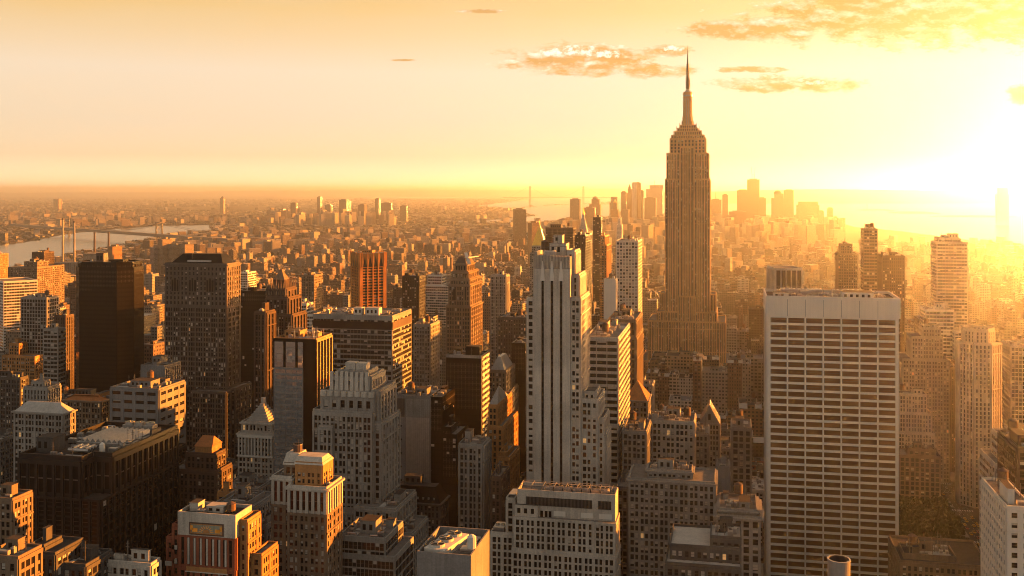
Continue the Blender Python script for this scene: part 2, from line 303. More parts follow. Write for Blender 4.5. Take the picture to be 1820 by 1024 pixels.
class Bld:
    """one building: tiers of facades, windows, roofs, roof kit"""
    def __init__(s, name, label, cat, loc, wall, style, group=None, seed=0, nwin=100):
        s.e = thing(name, label, cat, loc, group); s.wall = W[wall] if isinstance(wall, str) else wall; s.style = style
        s.wm = MB(); s.rm = MB(); s.wins = []; s.rnd = random.Random(seed * 7919 + 13); s.nwin = nwin; s.kit = []
        s.bbox = []; s.loc = loc
    def facade(s, p0, p1, z0, z1, style=None, wall=None, top=1.2, margin=.6, blank=False):
        st = ST[style or s.style] if isinstance(style or s.style, str) else (style or s.style)
        fh, bw, pw, sh, tp, ts, ws = st[:7]; wall = wall or s.wall; grp = st[7] if len(st) > 7 else 1; smat = W[st[8]] if len(st) > 8 and st[8] else wall
        L = math.hypot(p1[0] - p0[0], p1[1] - p0[1])
        if L < .5: return
        d = ((p1[0] - p0[0]) / L, (p1[1] - p0[1]) / L); n = (d[1], -d[0])
        mid = ((p0[0] + p1[0]) / 2, (p0[1] + p1[1]) / 2)
        if n[0] * (0 - mid[0]) + n[1] * (0 - mid[1]) <= 0 or blank or L < 2.2 or z1 - z0 < 2.5: return
        nb = max(1, round((L - 2 * margin) / bw)); b = (L - 2 * margin) / nb
        nf = max(1, int(round((z1 - z0 - top) / fh))); f = (z1 - top - z0) / nf
        ph = pw * b / bw
        m = s.wm
        m.obox(p0, d, n, 0, margin + ph / 2, 0, tp, z0, z1 - .01, wall); m.obox(p0, d, n, L - margin - ph / 2, L, 0, tp, z0, z1 - .01, wall)
        for i in range(1, nb):
            g = i % grp == 0; hw = ph / 2 * (1.0 if grp == 1 else 1.7 if g else .75)
            m.obox(p0, d, n, margin + i * b - hw, margin + i * b + hw, 0, tp if g else max(tp * .5, ts + .04), z0, z1 - top, wall)
        m.obox(p0, d, n, margin + ph / 2, L - margin - ph / 2, 0, max(tp, ts) + .02, z1 - top, z1, wall)
        a0, a1 = margin + ph / 2 - .02, L - margin - ph / 2 + .02
        shh = sh * f / fh
        for j in range(nf): m.obox(p0, d, n, a0, a1, 0, ts, z0 + j * f, z0 + j * f + shh, smat)
        if nf > 7 and sh < 1.75 and not isinstance(ws, str) and bw < 4.1 and L > 7:
            for j in {nf - 2, max(3, nf - 9 - s.rnd.randint(0, 6))}: m.obox(p0, d, n, 0, L, 0, tp + .22, z0 + j * f - .05, z0 + j * f + .55, wall)
        ang = math.atan2(d[1], d[0])
        fr = s.rnd
        for j in range(nf):
            zz = z0 + j * f + shh
            for i in range(nb):
                a = margin + (i + .5) * b
                if isinstance(ws, str): k = ws
                else: k = fr.choices(WK[:4], ws)[0]
                s.wins.append((p0[0] + d[0] * a + n[0] * .05, p0[1] + d[1] * a + n[1] * .05, zz, b - ph, f - shh, ang, k, n))
    def tier(s, poly, z0, z1, style=None, wall=None, top=1.2, roof='roof', parapet=1.0, blank=(), blankall=False, cornice=0):
        wall_ = W[wall] if isinstance(wall, str) else (wall or s.wall)
        s.wm.prism(poly, z0, z1, wall_, W[roof])
        n = len(poly)
        for i in range(n):
            s.facade(poly[i], poly[(i + 1) % n], z0, z1, style, wall_, top, blank=blankall or i in blank)
        if parapet > 0: s.parapet(poly, z1, parapet, wall_)
        if cornice:
            for i in range(n):
                p, q = poly[i], poly[(i + 1) % n]; L = math.hypot(q[0] - p[0], q[1] - p[1])
                if L < .5: continue
                d = ((q[0] - p[0]) / L, (q[1] - p[1]) / L); nn = (d[1], -d[0])
                s.wm.obox(p, d, nn, -cornice, L + cornice, 0, cornice + .5, z1 - .7, z1 + .05, wall_)
        return poly
    def parapet(s, poly, z, h, wall, t=.45):
        c = (sum(p[0] for p in poly) / len(poly), sum(p[1] for p in poly) / len(poly)); n = len(poly)
        for i in range(n):
            p, q = poly[i], poly[(i + 1) % n]; L = math.hypot(q[0] - p[0], q[1] - p[1])
            if L < .5: continue
            d = ((q[0] - p[0]) / L, (q[1] - p[1]) / L); nn = (d[1], -d[0])
            P = lambda a, b: (p[0] + d[0] * a + nn[0] * b, p[1] + d[1] * a + nn[1] * b)
            s.wm.prism([P(.01, .03), P(L - t, .03), P(L - t, -t), P(.01, -t)], z - .02, z + h, wall)
    def part(s, name, mb, **kw): return mb.build(name, s.e, **kw)
    def tank(s, x, y, z, r=2.0, h=4.2, leg=2.6):
        m = MB()
        for dx in (-1, 1):
            for dy in (-1, 1): m.bar((x + dx * r * .6, y + dy * r * .6, z), (x + dx * r * .6, y + dy * r * .6, z + leg), .15, W['steel'], 4)
        m.cyl(x, y, r, z + leg, z + leg + h, W['wood'], 12); m.cyl(x, y, r * 1.02, z + leg + h * .3, z + leg + h * .34, W['steel'], 12)
        o = s.part('water_tank', m); m = MB(); m.cyl(x, y, r * 1.08, z + leg + h, z + leg + h + r * .6, W['copper'], 12, .05); m.build('tank_lid', o)
    def bulk(s, x0, x1, y0, y1, z, h, wall=None, roof='droof'):
        m = MB(); wl = wall or s.wall
        m.box(x0, x1, y0, y1, z, z + h, wl, W[roof]); m.box(x0 - .15, x1 + .15, y0 - .15, y1 + .15, z + h, z + h + .25, wl, W[roof], True)
        r = s.rnd; w = x1 - x0
        if w > 4:
            for i in range(int(w // 3)):
                a = x0 + 1 + i * 3
                if a + 1.4 < x1: m.box(a, a + 1.4, y0 - .06, y0 + .02, z + h * .3, z + h * .75, GL)
        s.part('bulkhead', m)
    def unit(s, x, y, z, w=3, d=2.4, h=2, fan=True):
        m = MB(); m.box(x, x + w, y, y + d, z + .3, z + h, W['metal'], W['metal'], True)
        for a in (x + .2, x + w - .4): m.box(a, a + .2, y + .1, y + d - .1, z, z + .3, W['steel'])
        if fan:
            k = max(1, int(w // 2.4))
            fans = [(x + (i + .5) * w / k, y + d / 2, min(d, w / k) * .38) for i in range(k)]
        for i in range(4): m.box(x + .2, x + w - .2, y - .05, y, z + .5 + i * (h - .8) / 4, z + .62 + i * (h - .8) / 4, W['dgrey'])
        o = s.part('cooling_unit', m)
        if fan:
            for a, b, q in fans: m = MB(); m.cyl(a, b, q, z + h, z + h + .45, W['metal'], 10, top=W['black']); m.build('fan', o)
    def duct(s, x0, y0, x1, y1, z, r=.5):
        m = MB(); m.bar((x0, y0, z + r + .3), (x1, y1, z + r + .3), r, W['metal'], 8); m.bar((x1, y1, z + r + .3), (x1, y1, z), r, W['metal'], 8); m.bar((x0, y0, z + r + .3), (x0, y0, z), r, W['metal'], 8)
        s.part('duct', m)
    def mast(s, x, y, z, h, r=.12):
        m = MB(); m.bar((x, y, z), (x, y, z + h), r, W['steel'], 5); m.bar((x - .8, y, z + h * .7), (x + .8, y, z + h * .7), r * .6, W['steel'], 4); m.bar((x - .5, y, z + h * .85), (x + .5, y, z + h * .85), r * .6, W['steel'], 4)
        s.part('antenna', m)
    def clutter(s, x0, x1, y0, y1, z, n=6, tank=True, bulk=True):
        n = int(n * 2.6)
        """service kit over a roof rectangle: no two pieces overlap"""
        r = s.rnd; w, d = x1 - x0, y1 - y0; used = []
        if w > 8 and d > 8:
            for k in range(3):
                a, b = r.uniform(.15, .4) * w, r.uniform(.15, .45) * d; x, y = r.uniform(x0 + .5, x1 - a - .5), r.uniform(y0 + .5, y1 - b - .5)
                m = MB(); m.box(x, x + a, y, y + b, z, z + .05 + .03 * k, W[r.choice(('lroof', 'droof', 'roof'))]); s.part('roof_patch', m)
            m = MB(); yy = r.uniform(y0 + 1, y1 - 1); m.bar((x0 + .5, yy, z + .35), (x1 - .5, yy, z + .35), .14, W['steel'], 5); s.part('pipe', m)
        def spot(a, b, tries=12):
            for _ in range(tries):
                if w - 2 < a or d - 2 < b: return None
                x = r.uniform(x0 + 1, x1 - 1 - a); y = r.uniform(y0 + 1, y1 - 1 - b)
                if all(x + a + .4 < u[0] or x > u[1] + .4 or y + b + .4 < u[2] or y > u[3] + .4 for u in used):
                    used.append((x, x + a, y, y + b)); return x, y
        if bulk:
            a, b = min(w * r.uniform(.25, .45), 16), min(d * r.uniform(.3, .5), 14); q = spot(a, b)
            if q: s.bulk(q[0], q[0] + a, q[1], q[1] + b, z, r.uniform(3, 5.5))
            a, b = a * .5, b * .5; q = spot(a, b)
            if q and w > 15: s.bulk(q[0], q[0] + a, q[1], q[1] + b, z, r.uniform(2.2, 3.5))
        if tank:
            q = spot(4.6, 4.6)
            if q: s.tank(q[0] + 2.3, q[1] + 2.3, z)
        for i in range(n):
            k = r.random()
            if k < .5:
                a, b = r.uniform(1.2, 4.2), r.uniform(1.2, 2.6); q = spot(a, b)
                if q: s.unit(q[0], q[1], z, a, b, r.uniform(1.4, 2.4), r.random() < .7)
            elif k < .75:
                a = r.uniform(4, 9); q = spot(a, 1.4)
                if q: s.duct(q[0] + .4, q[1] + .7, q[0] + a - .4, q[1] + .7, z, r.uniform(.25, .5))
            else:
                q = spot(.6, .6)
                if q: s.mast(q[0] + .3, q[1] + .3, z, r.uniform(3, 8))
    def done(s):
        s.part('wall', s.wm)
        if s.rm.f: s.part('roof', s.rm)
        # the windows that show largest: front rows near the top, each an object; the rest in one part
        ws = sorted(s.wins, key=lambda w: (-w[7][1] * -1 > 0, -round(w[2] / 30), w[7][1], -w[2])) if False else sorted(s.wins, key=lambda w: -(w[2] * 1.0 + (-w[7][1]) * 14))
        ind, rest = ws[:s.nwin], ws[s.nwin:]
        L = s.e.location
        for x, y, z, w, h, a, k, n in ind:
            o = bpy.data.objects.new('window', WMESH[k]); SC.collection.objects.link(o); o.parent = s.e
            o.location = (x - L[0], y - L[1], z - L[2]); o.rotation_euler = (0, 0, a); o.scale = (w, 1, h)
        if rest:
            m = MB()
            for x, y, z, w, h, a, k, n in rest:
                c, t = math.cos(a) * w / 2, math.sin(a) * w / 2
                q = lambda z0, z1, mat: m.quad([(x - c, y - t, z0), (x + c, y + t, z0), (x + c, y + t, z1), (x - c, y - t, z1)], mat)
                if k == 'half': q(z, z + h * .5, GL); q(z + h * .5, z + h, BL)
                else: q(z, z + h, WMAIN[k])
            s.part('window', m, kind='stuff')
        return s.e
def rect(x0, x1, y0, y1): return [(x0, y0), (x1, y0), (x1, y1), (x0, y1)]
def rot(poly, deg, c=None):
    a = math.radians(deg); c = c or (sum(p[0] for p in poly) / len(poly), sum(p[1] for p in poly) / len(poly))
    return [(c[0] + (x - c[0]) * math.cos(a) - (y - c[1]) * math.sin(a), c[1] + (x - c[0]) * math.sin(a) + (y - c[1]) * math.cos(a)) for x, y in poly]
def inset(p, k):
    c = (sum(q[0] for q in p) / len(p), sum(q[1] for q in p) / len(p))
    return [(c[0] + (x - c[0]) * k, c[1] + (y - c[1]) * k) for x, y in p]

OCC = []   # (bbox x0,x1,y0,y1, ztop, visible-bottom py, poly list) of every hero, used to keep filler buildings out of the way
LAND = []  # (px, py, u, phrase) landmarks used in labels
def occ(x0, x1, y0, y1, z, yb): OCC.append((x0, x1, y0, y1, z, yb))

def hero(name, label, phrase, u, tiers, wall, style, xs=None, depth=None, yb=700, roof='roof', seed=0, nwin=100, cl=6, tank=True, top=None, cornice=0, parapet=1.0, cat='building', rotdeg=0, kit=True, blank=(), keep=False):
    """tiers: (xl, xr, ytop, du[, depth[, style[, wall]]]) in picture columns at the tier's own front plane, low to high"""
    t0 = tiers[0]; y0 = u + t0[3]
    if depth is None:
        xr = X(t0[1], y0); depth = xr / Rr(xs) - y0 if xs else 30
        if not (6 < depth < 120): print('DEPTH?', name, depth); depth = min(max(depth, 12), 60)
    x0 = X(t0[0], y0); x1 = X(t0[1], y0)
    b = Bld(name, label, cat, ((x0 + x1) / 2, y0, 0), wall, style, None, seed, nwin)
    done = []
    for i, t in enumerate(tiers):
        f = u + t[3]; a, c = X(t[0], f), X(t[1], f); d = t[4] if len(t) > 4 and t[4] else depth - 2 * t[3] + 2 * t0[3]
        d = max(d, 4); z = Z((t[0] + t[1]) / 2, t[2], f); zb = 0
        for (pa, pc, pf, pb, pz) in done:
            if pa - .1 <= a and c <= pc + .1 and f >= pf - .01 and f < pb: zb = max(zb, pz) if pz < z else zb
        pl = rect(a, c, f, f + d)
        if rotdeg: pl = rot(pl, rotdeg)
        st = t[5] if len(t) > 5 and t[5] else None; wl = t[6] if len(t) > 6 and t[6] else None
        b.tier(pl, zb, z, st, wl, roof=roof, parapet=parapet, cornice=cornice, blank=blank, top=top if top is not None else 1.4)
        done.append((a, c, f, f + d, z))
        occ(min(p[0] for p in pl), max(p[0] for p in pl), min(p[1] for p in pl), max(p[1] for p in pl), z, yb)
    b.last = done[-1]; b.done_t = done
    print('HERO %-26s x %.0f..%.0f u %.0f dep %.0f z %.0f' % (name, x0, x1, u, depth, done[-1][4]))
    if kit and not rotdeg: b.clutter(done[-1][0] + .6, done[-1][1] - .6, done[-1][2] + .8, done[-1][3] - .8, done[-1][4], cl, tank)
    LAND.append(((tiers[0][0] + tiers[0][1]) / 2, tiers[-1][2], u, phrase))
    return b if keep else b.done()
def hip(b, poly, z0, h, mat, k=.05, name='roof'):
    m = MB(); m.frustum(poly, z0, inset(poly, k), z0 + h, mat); b.part(name, m)
# ================================================================== HERO BUILDINGS
def crown_spikes(b, poly, z, h, wall, every=4.0, r=.5):
    m = MB(); n = len(poly)
    for i in range(n):
        p, q = poly[i], poly[(i + 1) % n]; L = math.hypot(q[0] - p[0], q[1] - p[1]); k = max(1, int(L // every))
        for j in range(k):
            t = (j + .5) / k; x, y = p[0] + (q[0] - p[0]) * t, p[1] + (q[1] - p[1]) * t
            m.cyl(x, y, r, z, z + h, wall, 4, .08)
    b.part('pinnacle', m, kind='stuff') if False else b.part('pinnacles_crown', m)

# ---- the great spired tower
def spired_tower():
    u = 1238.0; cx = X(1221, u); cy = u + 22
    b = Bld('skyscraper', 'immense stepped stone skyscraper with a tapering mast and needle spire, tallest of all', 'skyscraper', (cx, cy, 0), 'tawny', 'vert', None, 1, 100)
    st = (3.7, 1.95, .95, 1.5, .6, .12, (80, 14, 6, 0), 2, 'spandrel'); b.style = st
    K = DEP(cx, u) / FP                                    # metres per picture pixel at the front plane
    def R(xl, xr, yf, yb): return rect(cx + (xl - 1221) * K, cx + (xr - 1221) * K, yf, yb)
    zz = lambda y: CAMZ - (y - HY) * K
    tp = .8
    b.tier(R(1140, 1302, u - 18, u + 62), 0, zz(640), top=tp)
    b.tier(R(1153, 1288, u - 12, u + 56), zz(640), zz(570), top=tp)
    b.tier(R(1168, 1206, u - 7, u + 52), zz(570), zz(554), top=tp); b.tier(R(1236, 1273, u - 7, u + 52), zz(570), zz(554), top=tp)
    b.tier(R(1206.2, 1235.8, u - 4, u + 48), zz(570), zz(527), top=tp)
    b.tier(R(1172, 1181.8, u + 8, u + 38), zz(554), zz(524), top=tp); b.tier(R(1261.2, 1271, u + 8, u + 38), zz(554), zz(524), top=tp)
    # shaft: two proud wings with a recessed middle
    for a, c in ((1182, 1208.5), (1233.5, 1261)):
        b.tier(R(a, c, u, u + 44), zz(554), zz(319), top=tp)
    b.tier(R(1208.7, 1233.3, u + 3.2, u + 41), zz(527), zz(262), top=tp)
    b.tier(R(1184.5, 1208.5, u + 2.4, u + 41.5), zz(319), zz(273), top=tp); b.tier(R(1233.5, 1258.5, u + 2.4, u + 41.5), zz(319), zz(273), top=tp)
    b.tier(R(1190, 1253.5, u + 4.5, u + 39), zz(273), zz(246), (3.7, 4.2, 2.2, 1.3, .5, .1, (90, 5, 5, 0)), top=2)
    b.tier(R(1192.5, 1251, u + 6.5, u + 37), zz(246), zz(240), 'slit', parapet=.6)
    b.tier(R(1198, 1245.5, u + 9, u + 34.5), zz(240), zz(233), 'slit', top=.8); b.tier(R(1203, 1240, u + 11.5, u + 32), zz(233), zz(227), 'slit', top=.8, parapet=.5)
    b.tier(R(1207, 1236, u + 13.5, u + 30), zz(227), zz(221), 'slit', top=.8, parapet=.4)
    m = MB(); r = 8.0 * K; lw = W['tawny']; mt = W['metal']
    m.cyl(cx, cy, r * 1.02, zz(221), zz(169), lw, 16); 
    for i in range(16):
        a = (i + .5) / 16 * 2 * math.pi; m.bar((cx + r * 1.03 * math.cos(a), cy + r * 1.03 * math.sin(a), zz(221)), (cx + r * 1.03 * math.cos(a), cy + r * 1.03 * math.sin(a), zz(172)), .32, mt, 4)
    for a in range(4):    # winged buttresses
        t = math.pi / 4 + a * math.pi / 2; dx, dy = math.cos(t), math.sin(t)
        for k, (ro, zt) in enumerate(((11.5, 214), (9.8, 206), (8.6, 194), (8.0, 178))):
            m.prism(rot(rect(cx + r * .8, cx + ro * K * 1.12, cy - 1.5 + k * .12, cy + 1.5 - k * .12), math.degrees(t), (cx, cy)), zz(221), zz(zt), lw)
    m.cyl(cx, cy, 9.2 * K, zz(169), zz(166), mt, 20); m.cyl(cx, cy, 8.2 * K, zz(166), zz(161), lw, 20); m.cyl(cx, cy, 7.0 * K, zz(161), zz(158.5), mt, 16, 4.2 * K); m.cyl(cx, cy, 4.2 * K, zz(158.5), zz(155), mt, 12, 2.4 * K)
    b.part('mooring_mast', m)
    m = MB()
    m.cyl(cx, cy, 7.9 * K, zz(164.2), zz(163.6), mt, 20, cap=False)
    for i in range(12):
        a = i / 12 * 2 * math.pi; m.bar((cx + 7.8 * K * math.cos(a), cy + 7.8 * K * math.sin(a), zz(166)), (cx + 7.8 * K * math.cos(a), cy + 7.8 * K * math.sin(a), zz(163.5)), .2, mt, 4)
    b.part('railing', m)
    m = MB(); sp = W['steel']
    m.cyl(cx, cy, 3.6 * K, zz(155), zz(134), sp, 8, 3.0 * K); m.cyl(cx, cy, 2.5 * K, zz(134), zz(110), sp, 8, 2.1 * K); m.cyl(cx, cy, 1.4 * K, zz(110), zz(92), sp, 6, 1.0 * K); m.cyl(cx, cy, .8 * K, zz(92), zz(77), sp, 5, .3 * K)
    for y in range(112, 156, 4): m.cyl(cx, cy, (4.3 if y > 134 else 3.2) * K, zz(y), zz(y - .9), sp, 8)
    m.bar((cx + 3.6 * K, cy, zz(152)), (cx + 3.6 * K, cy, zz(137)), .5, sp, 5)
    b.part('spire', m)
    for dx, y in ((-25, 245), (-19, 237), (22, 237), (16, 231), (-14, 231), (25, 244)): b.mast(cx + dx * K, u + 12, zz(y), 9, .3)
    b.done(); occ(cx + (1140 - 1221) * K, cx + (1302 - 1221) * K, u - 18, u + 62, zz(570), 628)
    occ(cx + (1182 - 1221) * K, cx + (1261 - 1221) * K, u, u + 44, zz(262), 628)
    LAND.append((1221, 300, u, 'the spired skyscraper'))
spired_tower()

# ---- white ribbed slab at the right
def white_slab():
    u = 575.0; x0, x1 = X(1364, u), X(1597, u); zt = Z(1480, 533, u); d = 40
    b = Bld('skyscraper', 'wide white slab tower with seven columns of bronze window bands and a blank top', 'skyscraper', ((x0 + x1) / 2, u, 0), 'white', 'grace', None, 2, 100)
    zb = Z(1480, 564, u)
    b.style = (3.95, (x1 - x0 - 2.4) / 7, .8, 1.25, .75, .6, 'bronze')
    W['whiteribs'] = W['white']
    b.wm.prism(rect(x0, x1, u, u + d), 0, zb, W['bronze'], W['roof'])
    b.facade((x0, u), (x1, u), 3, zb, margin=1.2, top=.8); b.facade((x0, u + d), (x0, u), 3, zb, style=(3.95, 7, .8, 1.25, .75, .6, 'bronze'), margin=1.2, top=.8)
    m = MB(); m.box(x0 - .9, x1 + .9, u - .9, u + d, zb + .02, zt, W['white'], W['droof'], True)
    for i in range(1, 7): m.box(x0 + 1.2 + i * (x1 - x0 - 2.4) / 7 - .08, x0 + 1.2 + i * (x1 - x0 - 2.4) / 7 + .08, u - .96, u - .9, zb + .1, zt - .1, W['dgrey'])
    m.box(x0 - .9, x1 + .9, u - .9, u - .2, zt, zt + 1.6, W['white']); m.box(x0 - .9, x0 - .2, u - .2, u + d, zt, zt + 1.6, W['white']); m.box(x1 + .2, x1 + .9, u - .2, u + d, zt, zt + 1.6, W['white']); m.box(x0 - .2, x1 + .2, u + d - .7, u + d, zt, zt + 1.6, W['white'])
    b.part('parapet_wall', m)
    b.clutter(x0 + 2, x1 - 2, u + 4, u + d - 3, zt, 26, False); b.unit(x0 + 8, u + 20, zt, 22, 8, 3.4); b.unit(x0 + 36, u + 24, zt, 14, 6, 3)
    b.done(); occ(x0 - 1, x1 + 1, u - 1, u + d, zt, 1030); LAND.append((1480, 540, u, 'the white ribbed slab tower'))
white_slab()

# ---- tall stone tower with three dark stripes
def striped_tower():
    u = 520.0; b = Bld('skyscraper', 'slender limestone tower with three dark vertical stripes down its blank north front', 'skyscraper', (X(985, u), u, 0), 'pale', 'pair', None, 3, 100)
    zf = lambda px, py: Z(px, py, u)
    sx = lambda p: X(p, u)
    dl = 34
    b.style = (3.55, 2.3, .75, 1.3, .4, .2, (74, 14, 11, 1), 2)
    # shoulders, carrying the paired windows
    b.tier(rect(sx(936), sx(950.5), u, u + 30), 0, zf(940, 531)); b.tier(rect(sx(1014), sx(1032), u, u + 33), 0, zf(1020, 531))
    b.tier(rect(sx(944.5), sx(950.5), u + 4, u + 26), zf(940, 531), zf(940, 462), 'slit'); b.tier(rect(sx(1014), sx(1027), u + 4, u + 28), zf(1020, 531), zf(1020, 491), 'slit')
    # centre slab
    z1, z0 = zf(985, 478), 0; yf = u - 1.1
    b.wm.prism(rect(sx(950.6), sx(1013.9), yf + .9, u + 28), 0, z1 + 3, W['pale'], W['roof'])
    edges = [950.6, 962.8, 967.4, 979.4, 984.0, 995.6, 1000.2, 1013.9]
    for i in (0, 2, 4, 6):
        b.wm.box(sx(edges[i]), sx(edges[i + 1]), yf - .2, yf + .9, 0, z1, W['pale'])
    m = MB()
    for i in (1, 3, 5):
        m.box(sx(edges[i]), sx(edges[i + 1]), yf + .62, yf + .88, 0, zf(985, 490), W['black'])
        zz = 4
        while zz < zf(985, 494): m.box(sx(edges[i]), sx(edges[i + 1]), yf + .55, yf + .62, zz, zz + 1.2, W['bronze']); zz += 3.55
        b.wm.box(sx(edges[i]) , sx(edges[i + 1]), yf - .1, yf + .9, zf(985, 489), z1 - .02, W['pale'])
    b.part('window_stripe', m)
    # crown
    z2 = zf(985, 456); b.wm.box(sx(952), sx(1014), yf + .3, u + 26, z1, z2, W['lime'], W['roof'])
    m = MB(); w0, w1 = sx(952), sx(1014); n = 24
    for i in range(n): a = w0 + (w1 - w0) * (i + .25) / n; m.box(a, a + (w1 - w0) / n * .5, yf - .1, yf + .3, z1 + .5, z2 + .6, W['pale'])
    for c in (965.1, 981.7, 997.9): m.frustum(rect(sx(c) - 1.2, sx(c) + 1.2, yf - .45, yf - .1), z1 - 6, rect(sx(c) - .3, sx(c) + .3, yf - .45, yf - .1), z1 + 4, W['white'])
    b.part('crown_fluting', m)
    b.tier(rect(sx(946), sx(951), u + 6, u + 22), zf(940, 462), zf(945, 452), blankall=True); b.tier(rect(sx(1004), sx(1019), u + 5, u + 24), zf(1020, 491), zf(1010, 449), 'slit')
    b.bulk(sx(972), sx(1002), u + 8, u + 18, z2, 6); b.bulk(sx(978), sx(994), u + 10, u + 16, z2 + 6.3, 4)
    for p in (976, 986, 999): b.mast(sx(p), u + 9, z2 + 6.3, 7)
    b.tank(sx(960), u + 14, z2); b.unit(sx(965), u + 3, z2, 6, 3, 2.5)
    m = MB()
    for p in (970, 1005):
        m.bar((sx(p), u + 4, z2), (sx(p), u + 4, z2 + 5), .15, W['steel'])
    m.bar((sx(970), u + 4, z2 + 5), (sx(1005), u + 4, z2 + 5), .15, W['steel']); b.part('roof_rig', m)
    # stepped wings on the right
    b.tier(rect(sx(1032.2), sx(1062), u + 1, u + 30), 0, zf(1045, 713), cornice=0); b.tier(rect(sx(1062.2), sx(1072), u + 3, u + 26), 0, zf(1065, 748)); b.tier(rect(sx(1072.2), sx(1075.5), u + 5, u + 24), 0, zf(1072, 775))
    b.tier(rect(sx(1034), sx(1056), u + 6, u + 24), zf(1045, 713), zf(1045, 703), 'slit', top=.8)
    b.done(); occ(sx(936), sx(1076), u - 2, u + 34, zf(985, 456), 868); LAND.append((985, 470, u, 'the striped limestone tower'))
striped_tower()

# ---- pale office block in front of it
def pale_office():
    u = 440.0; sx = lambda p: X(p, u)
    b = Bld('office_building', 'pale concrete office block with cooling fans on its roof at the bottom centre', 'office building', (sx(1000), u, 0), 'pale', 'pair', None, 4, 100)
    st = (3.15, 2.2, .8, .8, .4, .2, (97, 2, 1, 0), 2); b.style = st; zf = lambda py: Z(1000, py, u)
    dr = 17
    b.tier(rect(sx(909), sx(1094), u, u + dr), 0, zf(984)); b.tier(rect(sx(912), sx(1055), u + 1.2, u + dr - 1), zf(984), zf(925), parapet=0); b.tier(rect(sx(1055.2), sx(1093), u + .6, u + dr - 1), zf(984), zf(925), parapet=0)
    b.tier(rect(sx(866), sx(908.8), u + 6, u + 20), 0, zf(966)); b.tier(rect(sx(892), sx(908.8), u + 8, u + 18), zf(966), zf(905))
    z1, z2 = zf(925), zf(884)
    b.wm.box(sx(917), sx(1092), u + 3, u + dr - 2, z1, z2, W['pale'], W['roof'])
    m = MB()
    for a, c, e in ((933, 1050, zf(890)), (1062, 1084, zf(890))):
        x = sx(a)
        while x < sx(c): m.box(x, x + .35, u + 2.75, u + 3, zf(905), e, W['dgrey']); x += .6
        m.box(sx(a) - .2, sx(c) + .2, u + 2.9, u + 3 - .02, zf(905), e, W['black'])
    b.part('louvre_panel', m)
    for a, c in ((982, 1003), (1031, 1052), (1063, 1086)): m = MB(); m.box(sx(a), sx(c), u + 2.9, u + 2.97, zf(922), zf(913), W['white']); b.part('wall_panel', m)
    for a, c in ((958, 963), (966, 971), (973, 978)): m = MB(); m.box(sx(a), sx(c), u + 2.9, u + 2.97, zf(925), zf(914), W['black']); b.part('doorway', m)
    b.bulk(sx(914), sx(955), u + 1.6, u + 2.8, z1, zf(905) - z1, W['pale'])
    m = MB()     # parapet frame and steelwork on the roof
    for a, c, d0, d1 in ((917, 1092, 3, 3.5), (917, 1092, dr - 2.5, dr - 2), (917, 918.5, 3.5, dr - 2.5), (1090.5, 1092, 3.5, dr - 2.5)): m.box(sx(a), sx(c), u + d0, u + d1, z2, z2 + 1.5, W['pale'])
    b.part('parapet_wall', m)
    for i in range(7):
        m = MB(); x = sx(970) + i * 4.1; m.box(x - 1.8, x + 1.8, u + 7.5, u + 11.5, z2, z2 + 1.6, W['metal']); m.cyl(x, u + 9.5, 1.7, z2 + 1.6, z2 + 2.5, W['metal'], 14, top=W['black']); m.cyl(x, u + 9.5, .3, z2 + 2.5, z2 + 2.7, W['metal'], 8); b.part('cooling_fan', m)
    m = MB(); r = random.Random(5)
    for i in range(9):
        x = sx(920) + i * 5; m.bar((x, u + 6, z2), (x, u + 6, z2 + 2.6), .12, W['steel'], 4); m.bar((x, u + 13.5, z2), (x, u + 13.5, z2 + 2.6), .12, W['steel'], 4); m.bar((x, u + 6, z2 + 2.6), (x, u + 13.5, z2 + 2.6), .12, W['metal'], 4)
    m.bar((sx(920), u + 6, z2 + 2.6), (sx(1080), u + 6, z2 + 2.6), .14, W['metal'], 4); m.bar((sx(920), u + 13.5, z2 + 2.6), (sx(1080), u + 13.5, z2 + 2.6), .14, W['metal'], 4)
    b.part('roof_rig', m)
    b.clutter(sx(1040) + 14, sx(1092) - 2, u + 5, u + dr - 3, z2, 6, False, False)
    b.unit(sx(868), u + 9, zf(966), 5, 8, 2); b.unit(sx(894), u + 12, zf(905), 3, 9, 1.4, False)
    b.done(); occ(sx(866), sx(1095), u, u + dr, z2, 1030); LAND.append((1000, 900, u, 'the pale office block'))
pale_office()

